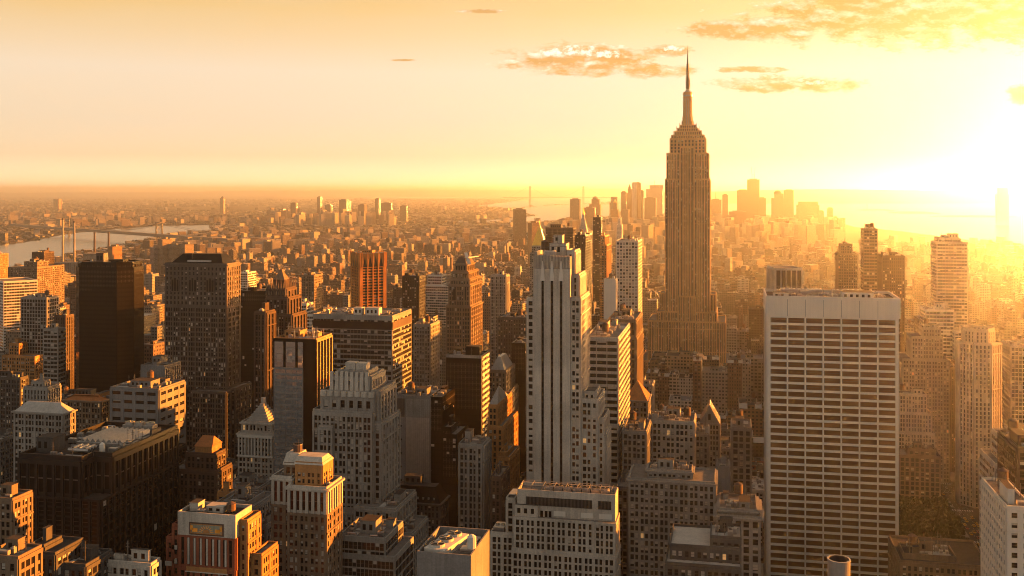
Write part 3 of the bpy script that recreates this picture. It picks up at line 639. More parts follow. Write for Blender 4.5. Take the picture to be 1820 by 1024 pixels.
# ---- stepped art deco tower, left of centre
def ziggurat():
    u = 470.0; sx = lambda p: X(p, u); zf = lambda py: Z(615, py, u); wl = 'lime'
    b = Bld('skyscraper', 'grey stone art deco tower stepping up to a ribbed crown with a drum on top', 'skyscraper', (sx(615), u, 0), wl, 'pair', None, 5, 100)
    b.style = (3.55, 2.15, .62, 1.1, .6, .15, (70, 13, 17, 0), 2)
    dd = 32
    b.tier(rect(sx(556), sx(662), u, u + dd), 0, zf(733), top=2); b.tier(rect(sx(569), sx(594), u - 2, u - .05), 0, zf(760), top=1.2)
    b.tier(rect(sx(662.2), sx(675), u + 2, u + dd - 2), 0, zf(752)); b.tier(rect(sx(567), sx(662), u + 2.2, u + dd - 3), zf(733), zf(700), (3.6, 4.4, 2.2, 1.2, .6, .1, (80, 10, 10, 0)), top=3.5)
    b.tier(rect(sx(654), sx(670), u + 4, u + dd - 4), zf(752), zf(697), (3.6, 4.4, 2.2, 1.2, .6, .1, (80, 10, 10, 0)), top=2)
    b.tier(rect(sx(580), sx(652), u + 5, u + dd - 7), zf(700), zf(672), (7.5, 3.9, 1.9, 1.0, .9, .2, (85, 10, 5, 0)), top=2.0, parapet=.8)
    b.tier(rect(sx(590), sx(645), u + 8, u + dd - 10), zf(672), zf(666), 'slit', top=1)
    m = MB(); zc = zf(672)      # scalloped battlements
    for px in range(580, 652, 9):
        x = sx(px); m.frustum(rect(x, x + 2.0, u + 3.9, u + 5.1), zc - 7, rect(x + .3, x + 1.7, u + 4.0, u + 5.0), zc + 2.2, W['pale'])
    for px in range(567, 660, 12):
        x = sx(px); m.cyl(x + 1.6, u + 2.3, 1.75, zf(706), zf(697), W['pale'], 12)
    b.part('crown_battlement', m)
    m = MB(); xc = sx(618)
    m.box(xc - 5.4, xc - .2, u + 11, u + 16, zf(666), zf(651), W['pale']); m.box(xc + .2, xc + 5.4, u + 11, u + 16, zf(666), zf(652), W['pale'])
    for s_ in (-2.8, 2.8):
        for k in range(4): m.cyl(xc + s_, u + 13.5, 2.75, zf(664 - k * 3), zf(664 - k * 3) + .25, W['metal'], 12)
    b.part('roof_drum', m); b.mast(xc + 8, u + 12, zf(666), 6)
    # lower wings stepping right
    b.tier(rect(sx(640), sx(712), u - 8, u + 24), 0, zf(893)); b.tier(rect(sx(712.2), sx(738), u - 6, u + 20), 0, zf(935)); b.tier(rect(sx(600), sx(639.8), u - 4, u - .1), 0, zf(905))
    b.clutter(sx(676), sx(710), u - 6, u + 20, zf(893), 3, False); b.clutter(sx(714), sx(736), u - 4, u + 18, zf(935), 2, False, False)
    b.done(); occ(sx(556), sx(676), u - 8, u + dd, zf(666), 925); occ(sx(640), sx(740), u - 8, u + 24, zf(893), 1000); LAND.append((615, 680, u, 'the stepped art deco tower'))
ziggurat()

# ---- brick and stone apartment tower in front of it
def sunlit_hotel():
    u = 395.0; sx = lambda p: X(p, u); zf = lambda py: Z(540, py, u)
    b = Bld('hotel_building', 'brick tower with pale stone top storeys and sunlit orange side, bottom left of centre', 'building', (sx(530), u, 0), 'brown', 'pair', None, 6, 100)
    b.style = (3.4, 2.25, .85, 1.3, .35, .15, (54, 20, 25, 1), 2); xr, xl = sx(580), sx(511)
    b.tier(rect(xl, xr, u, u + 17), 0, zf(912), wall='tan', parapet=0); b.tier(rect(xl, xr, u + .25, u + 17), zf(912), zf(868), (6.8, 2.75, 1.3, .8, .5, .1, (88, 6, 6, 0)), 'pale', cornice=.7, parapet=1)
    b.tier(rect(sx(475), xl - .05, u + 4, u + 22), 0, zf(905), wall='tan', parapet=0); b.tier(rect(sx(475), xl - .05, u + 4.2, u + 22), zf(905), zf(858), (6.8, 2.6, 1.3, .8, .4, .1, (88, 6, 6, 0)), 'pale', cornice=.4)
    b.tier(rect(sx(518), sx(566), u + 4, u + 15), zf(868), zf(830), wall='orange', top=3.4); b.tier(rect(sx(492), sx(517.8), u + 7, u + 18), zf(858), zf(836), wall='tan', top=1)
    m = MB(); m.frustum(rect(sx(516), sx(568), u + 3.4, u + 15.6), zf(830), rect(sx(518), sx(562), u + 6, u + 13), zf(818), W['pale'], W['lroof']); b.part('roof_cap', m)
    m = MB(); m.frustum(rect(sx(490), sx(515.8), u + 6.6, u + 18.4), zf(836), rect(sx(493), sx(515.8), u + 9, u + 16), zf(817), W['pale'], W['lroof']); b.part('roof_cap', m)
    m = MB(); m.cyl(sx(508), u + 12, 1.9, zf(817), zf(803), W['copper'], 10); m.cyl(sx(508), u + 12, 2.0, zf(804), zf(803), W['metal'], 10); b.part('chimney', m)
    b.mast(sx(514), u + 9, zf(817), 6, .07); b.mast(sx(578), u + 1.5, zf(868), 5, .2)
    b.unit(sx(484), u + 9, zf(858), 2, 2, 1.4); b.unit(sx(568), u + 5, zf(868), 2.4, 2, 1.2); b.tank(sx(499), u + 19, zf(858), 1.5, 2.6, 1.2)
    b.done(); occ(sx(475), sx(580), u, u + 22, zf(817), 1030); LAND.append((530, 850, u, 'the brick tower with the pale top'))
sunlit_hotel()

# ---- dark bronze office block, bottom left
def bronze_block():
    u = 400.0; sx = lambda p: X(p, u); zt = Z(110, 818, u)
    b = Bld('office_building', 'huge dark bronze office block with ridged skylights and roof fans, bottom left', 'office building', (sx(100), u, 0), 'bronze', 'dark', None, 7, 100)
    x0, x1 = sx(33), sx(178); y1 = u + 64
    nt = 9
    poly = [(x0, u), (x1 - nt, u), (x1 - nt, u + nt), (x1, u + nt), (x1, y1), (x0, y1)]
    zn = zt - 16
    b.style = (3.9, 4.4, 1.1, .9, .8, .1, (99, 0, 1, 0))
    b.wm.prism(rect(x0, x1, u, y1), 0, zn, W['bronze'], W['droof'])
    for p, q in (((x0, u), (x1, u)), ((x1, u), (x1, y1))): b.facade(p, q, 0, zn, top=1)
    b.wm.prism(poly, zn, zt, W['bronze'], W['droof'])
    b.style = (12.5, 4.4, 1.3, 1.6, .8, .2, (99, 0, 1, 0))
    for i in range(5): b.facade(poly[i], poly[(i + 1) % 6], zn, zt, top=2.2)
    b.style = 'dark'; b.parapet(poly, zt, 2.0, W['bronze'], .8)
    zr = zt
    m = MB(); k = 8; ax0, ax1, ay0, ay1 = x0 + 12, x0 + 34, u + 26, u + 50    # saw-tooth skylights
    m.box(ax0 - 1, ax1 + 1, ay0 - 1, ay1 + 1, zr, zr + 1.6, W['metal'], W['lroof'])
    for i in range(k):
        a = ax0 + (ax1 - ax0) * i / k; c = ax0 + (ax1 - ax0) * (i + 1) / k; mid = (a + c) / 2
        m.quad([(a, ay0, zr + 1.6), (c, ay0, zr + 1.6), (mid, ay0, zr + 3.2)], W['metal']); m.quad([(a, ay0, zr + 1.6), (mid, ay0, zr + 3.2), (mid, ay1, zr + 3.2), (a, ay1, zr + 1.6)], W['lroof']); m.quad([(mid, ay0, zr + 3.2), (c, ay0, zr + 1.6), (c, ay1, zr + 1.6), (mid, ay1, zr + 3.2)], W['metal'])
    b.part('skylight', m)
    for i in range(3):
        m = MB(); cx, cy = ax0 + 7 + i * 5.4, u + 56; m.box(cx - 2.5, cx + 2.5, cy - 2.6, cy + 2.6, zr, zr + 3.4, W['metal']); m.cyl(cx, cy, 2.3, zr + 3.4, zr + 4.6, W['metal'], 16, top=W['black']); m.cyl(cx, cy, .4, zr + 4.6, zr + 4.9, W['metal'], 8); b.part('cooling_fan', m)
    m = MB(); 
    for i in range(4): m.bar((x0 + 17, u + 11 + i * 2.2, zr + 1.7), (x0 + 27, u + 11 + i * 2.2, zr + 1.7), .85, W['metal'], 8)
    for i in range(3): m.bar((x0 + 19 + i * 3, u + 11, zr + 2.3), (x0 + 19 + i * 3, u + 18, zr + 2.3), .7, W['metal'], 8)
    b.part('duct', m)
    b.bulk(x0 + 1.4, x0 + 9.5, u + 10, u + 19, zr, 6.5, W['dgrey']); b.bulk(x0 + 38, x1 - 3, u + 44, u + 52, zr, 3.5, W['dgrey'])
    b.clutter(x0 + 10, x1 - nt - 2, u + 2, u + 9, zr, 5, False, False); b.clutter(x1 - 8, x1 - 2, u + 14, u + 42, zr, 7, False, False); b.clutter(x0 + 2, x0 + 11, u + 22, y1 - 2, zr, 5, False, False)
    m = MB(); m.cyl(x1 - 9.6, u + 16, 1.2, zr, zr + 3.6, W['white'], 10, 1.2); m.cyl(x1 - 9.6, u + 16, 1.2, zr + 3.6, zr + 4.4, W['white'], 10, .3); b.part('vent', m)
    b.duct(x0 + 11, u + 21.5, x1 - 12, u + 21.5, zr, .4); b.duct(x0 + 36, u + 24, x0 + 36, u + 50, zr, .5)
    b.done(); occ(x0, x1, u, y1, zt, 1030); LAND.append((110, 820, u, 'the dark bronze block'))
    # lower shoulder behind
    hero('office_building', 'lower dark shoulder block with a ribbed front, at the back corner of the bronze block', 'the dark shoulder block', 472, [(236, 283, 812, 0)], 'bronze', 'dark', depth=26, yb=960, roof='droof', seed=71, nwin=40, cl=4, tank=False)
bronze_block()

# ---- red brick art deco tower with mosaic panel, bottom left
def mosaic_tower():
    u = 352.0; sx = lambda p: X(p, u); zf = lambda py: Z(360, py, u)
    b = Bld('skyscraper', 'red brick art deco tower with a tiled sunburst panel under its roof, bottom left', 'skyscraper', (sx(365), u, 0), 'red', 'pair', None, 8, 100)
    b.style = (3.5, 2.3, 1.1, 1.4, .3, .18, (80, 10, 9, 1), 3); d = 13; xa, xb = sx(317), sx(418)
    z1 = zf(918)
    b.tier(rect(xa, xb, u, u + d), 0, zf(1010), wall='red'); 
    b.tier(rect(xa, xb, u + .3, u + d), zf(1010), zf(953), (20, 2.5, 1.2, 1.0, .5, .15, (92, 4, 4, 0)), 'red', parapet=0, top=.8)
    b.wm.box(xa - .2, xb + .2, u - .1, u + d + .1, zf(953), z1, W['pale'], W['droof']); b.parapet(rect(xa - .2, xb + .2, u - .1, u + d + .1), z1, 1.3, W['pale'])
    m = MB(); pa, pb, za, zb = sx(337), sx(398), zf(951), zf(929); y = u - .32    # mosaic: border, field, rising sun with rays, flanking beasts left as plain tile shapes
    m.box(pa, pb, y, y + .2, za, zb, W['copper']); m.box(pa + .5, pb - .5, y - .04, y, za + .5, zb - .5, W['orange']); m.box(pa + .8, pb - .8, y - .08, y - .04, za + .8, zb - .8, wall_mat('grey green tile', (.30, .29, .20), .5))
    xc = (pa + pb) / 2; zc = za + .9
    for k in range(9):
        t = math.pi * (k + .5) / 9; r0, r1 = 1.7, 3.0
        m.quad([(xc + r0 * math.cos(t - .1), y - .1, zc + r0 * math.sin(t - .1)), (xc + r1 * math.cos(t - .04), y - .1, zc + r1 * math.sin(t - .04) * .9), (xc + r1 * math.cos(t + .04), y - .1, zc + r1 * math.sin(t + .04) * .9), (xc + r0 * math.cos(t + .1), y - .1, zc + r0 * math.sin(t + .1))], W['gold'])
    m.quad([(xc + 1.4 * math.cos(math.pi * i / 10), y - .12, zc + 1.4 * math.sin(math.pi * i / 10)) for i in range(11)][::-1], W['orange'])
    for s_ in (-1, 1):
        m.box(xc + s_ * 4.6 - 1.1, xc + s_ * 4.6 + 1.1, y - .12, y - .08, zc + .2, zc + 1.6, W['gold']); m.box(xc + s_ * 5.9 - .5, xc + s_ * 5.9 + .5, y - .12, y - .08, zc + .9, zc + 2.6, W['gold'])
    b.part('mosaic_panel', m)
    m = MB()
    for p in range(334, 404, 11): m.box(sx(p), sx(p) + .7, u - .35, u + .3, zf(1004), zf(957), W['pale'])
    m.box(sx(332), sx(404), u - .4, u + .3, zf(1016), zf(1008), W['orange']); m.box(sx(330), sx(406), u - .45, u - .4, zf(1018), zf(1016), W['pale'])
    b.part('pilaster', m)
    b.tier(rect(sx(288), sx(302), u + 3, u + 14), 0, zf(968), wall='red'); b.tier(rect(sx(302), xa - .05, u + 1.5, u + 14), 0, zf(942), wall='red')
    m = MB()
    for a, z_ in ((302, 975), (304, 1000), (290, 1005)): m.box(sx(a), sx(a) + 3, u + 1.2, u + 1.5, zf(z_ + 8), zf(z_), W['pale'])
    b.part('stone_quoin', m)
    # lit steps on the right
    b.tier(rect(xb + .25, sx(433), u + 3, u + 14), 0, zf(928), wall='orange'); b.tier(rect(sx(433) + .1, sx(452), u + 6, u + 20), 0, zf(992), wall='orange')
    b.tank(sx(395), u + 7, z1, 1.7, 2.6, .6); b.bulk(sx(355), sx(385), u + 5, u + 10, z1, 2.2, W['pale'], 'lroof'); b.bulk(sx(325), sx(340), u + 5, u + 10, z1, 3, W['pale']); b.unit(sx(345), u + 2, z1, 3, 2, 1.6)
    b.done(); occ(sx(286), sx(455), u, u + 20, z1, 1030); LAND.append((365, 920, u, 'the sunburst brick tower'))
mosaic_tower()

# ---- big old stone tower with hipped dark roof
def lincoln():
    u = 720.0; sx = lambda p: X(p, u); zf = lambda py: Z(350, py, u)
    b = Bld('skyscraper', 'brown stone tower with arched gothic windows at the top and a dark hipped roof', 'skyscraper', (sx(350), u, 0), 'brown', 'fine', None, 9, 100)
    wl = wall_mat('grey brown brick', (.145, .11, .083)); b.wall = wl; d = 22
    b.style = (3.7, 2.1, .75, 1.15, .55, .15, (76, 12, 11, 1), 3); xa, xb = sx(293), sx(403)
    b.tier(rect(xa, xb, u, u + d), 0, zf(545), parapet=0)
    b.tier(rect(xa, xb, u + .05, u + d), zf(545), zf(470), (3.7, 3.1, 1.7, 1.5, .35, .15, (80, 12, 8, 0)), cornice=.6, top=2.2)
    zc = zf(500)
    for p in (312, 343, 374):        # tall arched bays
        m = MB(); x = sx(p); m.box(x - 3.4, x + 3.4, u - .75, u - .45, zf(520), zc, wl); m.cyl(x, u - .45, 0.01, zc, zc + .01, wl, 4)
        pts = [(x + 3.4 * math.cos(math.pi * i / 8), u - .75, zc + 4.2 * math.sin(math.pi * i / 8)) for i in range(9)]; m.quad(pts[::-1], wl)
        for i in (-1, 0, 1): m.box(x + i * 2.1 - .7, x + i * 2.1 + .7, u - .85, u - .76, zf(518), zc + (2.4 if i == 0 else 1), GL)
        b.part('arched_bay', m)
    m = MB(); m.frustum(rect(sx(300), sx(394), u + 2, u + d - 1), zf(470), rect(sx(318), sx(386), u + 6, u + d - 7), zf(452), W['black'], W['droof'])
    m.box(sx(330), sx(372), u + 2.5, u + 3.2, zf(466), zf(463), W['metal']); b.part('roof', m); b.mast(sx(337), u + 4, zf(470), 9)
    b.tier(rect(sx(279), xa - .1, u + 1, u + d), 0, zf(688)); b.tier(rect(sx(283), sx(334), u - 9, u - .1), 0, zf(690)); b.tier(rect(sx(352), sx(412), u - 9, u - .1), 0, zf(692)); b.tier(rect(xb + .1, sx(417), u + 1, u + d + 6), 0, zf(690)); b.tier(rect(sx(334.3), sx(351.7), u - 3, u - .1), 0, zf(702))
    b.done(); occ(sx(279), sx(418), u - 9, u + 29, zf(470), 775); LAND.append((350, 460, u, 'the hipped-roof stone tower'))
lincoln()

# ---- black eight-sided glass tower
def black_tower():
    u = 800.0; cx = X(197, u) - 14; cy = u + 20
    b = Bld('skyscraper', 'black glass tower with cut corners, darkest building at the left', 'skyscraper', (cx, cy, 0), 'black', 'curtain', None, 10, 100)
    K = DEP(cx, cy) / FP; zt = CAMZ - (466 - HY) * K
    poly = [(cx - 30.5, cy - 4), (cx - 19, cy - 16), (cx + 17, cy - 16), (cx + 27, cy - 6), (cx + 27, cy + 10), (cx + 17, cy + 18), (cx - 20, cy + 18), (cx - 30.5, cy + 8)]
    b.style = (3.9, 3.0, .25, 1.5, .12, .2, (100, 0, 0, 0))
    b.tier(poly, 0, zt - 5, roof='droof', parapet=1.5); b.tier(inset(poly, .93), zt - 5, zt, 'dark', roof='droof', parapet=1)
    b.bulk(cx - 8, cx - 1, cy - 8, cy - 1, zt, 8, W['copper']); b.bulk(cx + 4, cx + 16, cy - 5, cy + 3, zt, 2.5, W['black'])
    b.clutter(cx - 18, cx - 9, cy - 8, cy + 8, zt, 4, False, False)
    b.done(); occ(cx - 31, cx + 28, cy - 17, cy + 19, zt, 700); LAND.append((190, 470, u, 'the black glass tower'))
black_tower()

# ---- fluted orange tower standing at an angle
def fluted_tower():
    D = 1335.0; x, y = AtD(655, D); K = D / FP; zt = CAMZ - (449 - HY) * K
    b = Bld('skyscraper', 'orange brick tower set at an angle with sharp ribs and triangular crown openings', 'skyscraper', (x, y, 0), 'orange', 'ribbon', None, 11, 100)
    wl = wall_mat('burnt orange brick', (.60, .23, .06)); s = 24.0
    poly = rot(rect(x - s * .74, x + s * .74, y - s * .74, y + s * .74), 38, (x, y))
    b.wm.prism(poly, 0, zt, wl, W['roof'])
    for i in (0, 1, 2, 3):
        p, q = poly[i], poly[(i + 1) % 4]; b.facade(p, q, 0, zt - 17, (3.6, 7.5, 1.6, 1.5, .9, .4, (90, 8, 2, 0)), wl, top=1, margin=3.5)
    m = MB()
    for i in range(4):
        p, q = poly[i], poly[(i + 1) % 4]; L = math.hypot(q[0] - p[0], q[1] - p[1]); d = ((q[0] - p[0]) / L, (q[1] - p[1]) / L); n = (d[1], -d[0])
        P = lambda a, bb, z: (p[0] + d[0] * a + n[0] * bb, p[1] + d[1] * a + n[1] * bb, z)
        w = (L - 7) / 4
        for k in range(4):
            a0 = 3.5 + k * w; a1 = a0 + w; z0 = zt - 17
            m.quad([P(a0, 1.0, z0), P(a1, 1.0, z0), P(a1, .15, zt), P(a0, .15, zt)], wl)
            m.quad([P(a0 + 1.2, 1.15, z0), P(a1 - 1.2, 1.15, z0), P((a0 + a1) / 2, .35, zt - 3)], W['black'])
            m.obox(p, d, n, a0 - .6, a0 + .6, 0, 1.5, z0, zt + 1.2, wl)
        m.obox(p, d, n, 0, 3.5, 0, 1.2, z0, zt + 1.2, wl); m.obox(p, d, n, L - 3.5, L, 0, 1.2, z0, zt + 1.2, wl)
    b.part('crown_ribs', m); b.bulk(x - 7, x + 7, y - 6, y + 6, zt, 3)
    b.done(); occ(x - 25, x + 25, y - 25, y + 25, zt, 560); LAND.append((655, 450, y, 'the fluted orange tower'))
fluted_tower()

# ---- gothic crowned tower
def gothic():
    b = hero('skyscraper', 'brown brick tower with a spiky gothic crown catching orange sun', 'the spiky gothic tower', 640, [(452, 519, 600, 1), (470, 519, 560, 1.5), (472, 512, 530, 3), (474, 508, 514, 5)], 'brown', 'vert', depth=24, yb=740, kit=False, seed=12, keep=True)
    x0, x1, y0, y1, z = b.last
    m = MB(); r = random.Random(3)
    for i in range(9):
        for yy in (y0, y1):
            x = x0 + (x1 - x0) * i / 8; m.cyl(x, yy, .8, z - 4, z + (8 if i % 2 == 0 else 4.5), W['tan'], 4, .08)
    for i in range(1, 5):
        for xx in (x0, x1): yy = y0 + (y1 - y0) * i / 5; m.cyl(xx, yy, .8, z - 4, z + (8 if i % 2 == 0 else 5), W['tan'], 4, .08)
    b.part('pinnacle', m)
    m = MB(); cx, cy = (x0 + x1) / 2, (y0 + y1) / 2; m.prism(rect(cx - 4, cx + 4, cy - 4, cy + 4), z, z + 6, W['brown']); m.frustum(rect(cx - 4, cx + 4, cy - 4, cy + 4), z + 6, rect(cx - .3, cx + .3, cy - .3, cy + .3), z + 13, W['tan']); b.part('lantern', m)
    b.done()
gothic()

# ---- mirrored tower with antennas
def mirror_tower():
    b = hero('office_building', 'tower with pale mirrored glass front, orange brick side and antennas on its roof', 'the mirrored glass tower', 560, [(488, 562, 604, 0)], 'orange', 'curtain', xs=590, yb=800, roof='droof', kit=False, seed=13, nwin=0, blank=(0, 1), keep=True)
    x0, x1, y0, y1, z = b.last; xm = X(544, 560)
    b.wm.box(x0 - .4, xm, y0 - .55, y0 - .05, 0, z + .6, W['black']); b.wm.box(xm, x1 + .3, y0 - .3, y0 - .05, 0, z + .6, W['black'])
    b.facade((x0 - .3, y0 - .55), (xm - 1.5, y0 - .55), 30, z - 16, (3.6, 3.4, .3, 1.3, .14, .22, 'mirror'), W['grey'])
    ws = []
    for a, c in ((.02, .30), (.38, .68), (.76, .92)):
        m = MB(); w = xm - x0; m.box(x0 + a * w, x0 + c * w, y0 - 1.0, y0 - .7, z - 16, z - 1.2, GLM)
        for k in range(4): m.box(x0 + a * w, x0 + c * w, y0 - 1.06, y0 - 1.0, z - 15.5 + k * 3.7, z - 15.3 + k * 3.7, W['steel'])
        b.part('mirror_panel', m)
    b.facade((x1, y0), (x1, y1), 10, z, (60, 4.6, 1.0, 2, .5, .2, (100, 0, 0, 0)), W['orange'])
    m = MB(); r = random.Random(9)
    for i in range(11):
        x, y = r.uniform(x0 + 1, x1 - 1), r.uniform(y0 + 1, y1 - 1); h = r.uniform(4, 9); m.bar((x, y, z), (x, y, z + h), .14, W['metal'], 4); m.bar((x - r.uniform(1, 4), y, z + h * .8), (x + r.uniform(1, 4), y + 1, z + h * .8), .12, W['metal'], 4)
        m.bar((x, y, z + h * .5), (x + r.uniform(-4, 4), y + r.uniform(-3, 3), z), .09, W['metal'], 4)
    b.part('roof_rig', m); b.clutter(x0 + 1, x1 - 1, y0 + 2, y1 - 1, z, 6, False)
    b.done()
mirror_tower()

def banded():
    b = hero('office_building', 'broad banded office slab with pale strips, a flat roof and two white roof boxes', 'the banded office slab', 700, [(556, 697, 562, 0)], 'lime', (3.62, 2.6, .16, 1.15, .08, .35, (80, 11, 9, 0)), xs=731, yb=700, seed=14, kit=False, keep=True, top=2.5)
    x0, x1, y0, y1, z = b.last
    b.wm.box(x0 - .2, x1 + .5, y0 - .5, y0 - .05, z - 9, z - 3.6, W['bronze']); b.wm.box(x1 + .05, x1 + .5, y0 - .05, y1, z - 9, z - 3.6, W['copper'])
    b.bulk(x0 + 28, x0 + 34, y0 + 8, y0 + 14, z, 5, W['white'], 'lroof'); b.bulk(x0 + 37, x0 + 47, y0 + 8, y0 + 15, z, 5, W['white'], 'lroof')
    b.clutter(x0 + 1, x0 + 26, y0 + 3, y1 - 3, z, 9, False, False); b.clutter(x0 + 48, x1 - 2, y0 + 5, y1 - 3, z, 4, False, False)
    b.done()
banded()
def slanted():
    b = hero('skyscraper', 'tan brick tower with cornice, arched upper windows and a bright slanted sheet on its roof', 'the tan cornice tower', 800, [(793, 836, 545, 0), (797, 835, 507, 1), (800, 834, 497, 2), (803, 832, 484, 4), (808, 829, 470, 7)], 'tan', 'fine', xs=857, yb=630, seed=15, kit=False, keep=True, cornice=.8)
    x0, x1, y0, y1, z = b.last
    m = MB(); m.frustum(rect(x0, x1, y0, y1), z, rect(x0 + 2.5, x1 - 2.5, y0 + 4, y1 - 4), z + 6, W['copper'], W['droof']); b.part('roof', m)
    for k in (0, 1): m = MB(); xa = b.done_t[1][0] + 4 + k * 8; m.box(xa, xa + 2.6, 800.6, 800.95, b.done_t[1][4] - 12, b.done_t[1][4] - 3, W['black']); b.part('arched_window', m)
    m = MB(); xx = x0 + 8; m.prism([(xx, y0 + 1), (xx + 3.2, y0 + 1), (xx + 6.5, y1 - 2), (xx + 3.3, y1 - 2)], z + 5, z + 5.6, W['white'])
    m.bar((xx + 1, y0 + 2, z), (xx + 1, y0 + 2, z + 5), .3, W['steel']); m.quad([(xx + 2.5, y0 + 1, z), (xx + 5.5, y0 + 1, z), (xx + 1.8, y0 + 3, z + 9.5), (xx - 1, y0 + 3, z + 9.5)], W['white']); b.part('roof_sheet', m)
    m = MB()
    for i in range(8):
        x = b.done_t[2][0] + i * (b.done_t[2][1] - b.done_t[2][0]) / 7; m.cyl(x, b.done_t[2][2] + .3, .55, b.done_t[2][4], b.done_t[2][4] + 4, W['tan'], 6, .1)
    b.part('finial', m); b.done()
slanted()
def pyramid_block():
    b = hero('office_building', 'tower with pale hipped roof and sunlit braced side right of the flat black slab', 'the pale hipped tower', 705, [(866, 903, 700, 0), (868, 899, 660, 2)], 'tan', 'brick', xs=921, yb=700, seed=16, kit=False, keep=True)
    x0, x1, y0, y1, z = b.last; m = MB(); m.frustum(rect(x0 + 1, x1 - 1, y0 + 1, y1 - 1), z, rect(x0 + 5, x1 - 5, y0 + 7, y1 - 7), z + 9, W['lime'], W['metal']); b.part('roof', m); b.done()
pyramid_block()
def orange_steps():
    b = hero('office_building', 'narrow orange lit block with a small pyramid roof', 'the small pyramid roof', 600, [(866, 894, 760, 0), (868, 884, 722, 1)], 'orange', 'brick', xs=920, yb=880, seed=17, kit=False, keep=True)
    x0, x1, y0, y1, z = b.last; hip(b, rect(x0, x1, y0, y1 - 8), z, 9, W['lime']); b.done()
orange_steps()
def mansard():
    b = hero('office_building', 'dark stone block under a black mansard roof, with stacked roof equipment', 'the black mansard block', 520, [(692, 782, 893, 0)], 'dgrey', 'fine', xs=796, yb=1000, seed=18, kit=False, keep=True, cornice=.8, parapet=0)
    x0, x1, y0, y1, z = b.last; m = MB(); m.frustum(rect(x0, x1, y0, y1), z, rect(x0 + 3.5, x1 - 3.5, y0 + 4, y1 - 4), z + 7.5, W['black'], W['droof'])
    for i in range(8): a = x0 + 3 + i * (x1 - x0 - 7) / 7; m.box(a, a + 1, y0 + .8, y0 + 2.4, z + .2, z + 2.6, W['lime'])
    b.part('roof', m); b.bulk(x0 + 6, x0 + 15, y0 + 7, y0 + 12, z + 7.5, 4, W['dgrey']); b.clutter(x0 + 4, x1 - 5, y0 + 13, y1 - 5, z + 7.5, 5, False, False); b.done()
mansard()
def domed():
    b = hero('office_building', 'classical stone building with a column screen and a stepped domed roof', 'the domed classical building', 600, [(423, 486, 772, 0), (429, 483, 752, 3)], 'pale', 'brick', depth=26, yb=850, seed=19, kit=False, keep=True, cornice=.7)
    x0, x1, y0, y1, z = b.last; m = MB()
    for k in range(7): g = k * .9; m.prism(rect(x0 + 3 + g * 1.1, x1 - 3 - g * 1.1, y0 + 2 + g, y1 - 3 - g), z + k * 1.5, z + k * 1.5 + 1.6, W['lroof'])
    m.cyl((x0 + x1) / 2, (y0 + y1) / 2, 1.6, z + 11, z + 14, W['pale'], 10); b.part('dome', m)
    a, c = X(423, 600), X(486, 600); zz = b.done_t[0][4]; m = MB()
    for i in range(11): m.cyl(a + 1 + i * (c - a - 2) / 10, 599.1, .55, zz - 13, zz - 2, W['white'], 8)
    m.box(a, c, 598.3, 599.9, zz - 2, zz - .4, W['white']); m.box(a, c, 598.3, 599.9, zz - 14, zz - 13, W['white']); b.part('colonnade', m)
    b.done()
domed()
def orange_gable():
    b = hero('office_building', 'dark building with an orange tiled gable roof and glowing west wall', 'the orange gabled building', 470, [(302, 384, 838, 0), (330, 383, 808, 3)], 'copper', 'brick', xs=412, yb=880, seed=20, kit=False, keep=True)
    x0, x1, y0, y1, z = b.last; m = MB(); a = x0 + 4; ym = y0 + 6; m.box(a, x1 - 3, y0 + 2, y0 + 12, z, z + 3.5, W['orange'])
    xm = (a + x1 - 3) / 2
    m.quad([(a - .4, y0 + 1.6, z + 3.5), (x1 - 2.6, y0 + 1.6, z + 3.5), (x1 - 4.5, ym + 1, z + 8), (a + 1.5, ym + 1, z + 8)], W['tile']); m.quad([(x1 - 2.6, y0 + 1.6, z + 3.5), (x1 - 2.6, y0 + 12.4, z + 3.5), (x1 - 4.5, ym + 1, z + 8)], W['tile'])
    m.quad([(x1 - 2.6, y0 + 12.4, z + 3.5), (a - .4, y0 + 12.4, z + 3.5), (a + 1.5, ym + 1, z + 8), (x1 - 4.5, ym + 1, z + 8)], W['tile']); m.quad([(a - .4, y0 + 12.4, z + 3.5), (a - .4, y0 + 1.6, z + 3.5), (a + 1.5, ym + 1, z + 8)], W['tile']); b.part('roof', m)
    m = MB(); m.cyl(X(352, 470), 469.4, 2.4, z - 12, z - 11.9, W['pale'], 16); b.clutter(x0 - 8, x0 - 1, y0 + 4, y0 + 16, b.done_t[0][4], 3, False, False); b.done()
    hero('office_building', 'orange lit stepped wing with small square windows east of the domed building', 'the orange stepped wing', 455, [(384, 416, 905, 0), (386, 410, 878, 3)], 'orange', 'brick', xs=436, yb=960, seed=21, cl=3, tank=False)
orange_gable()
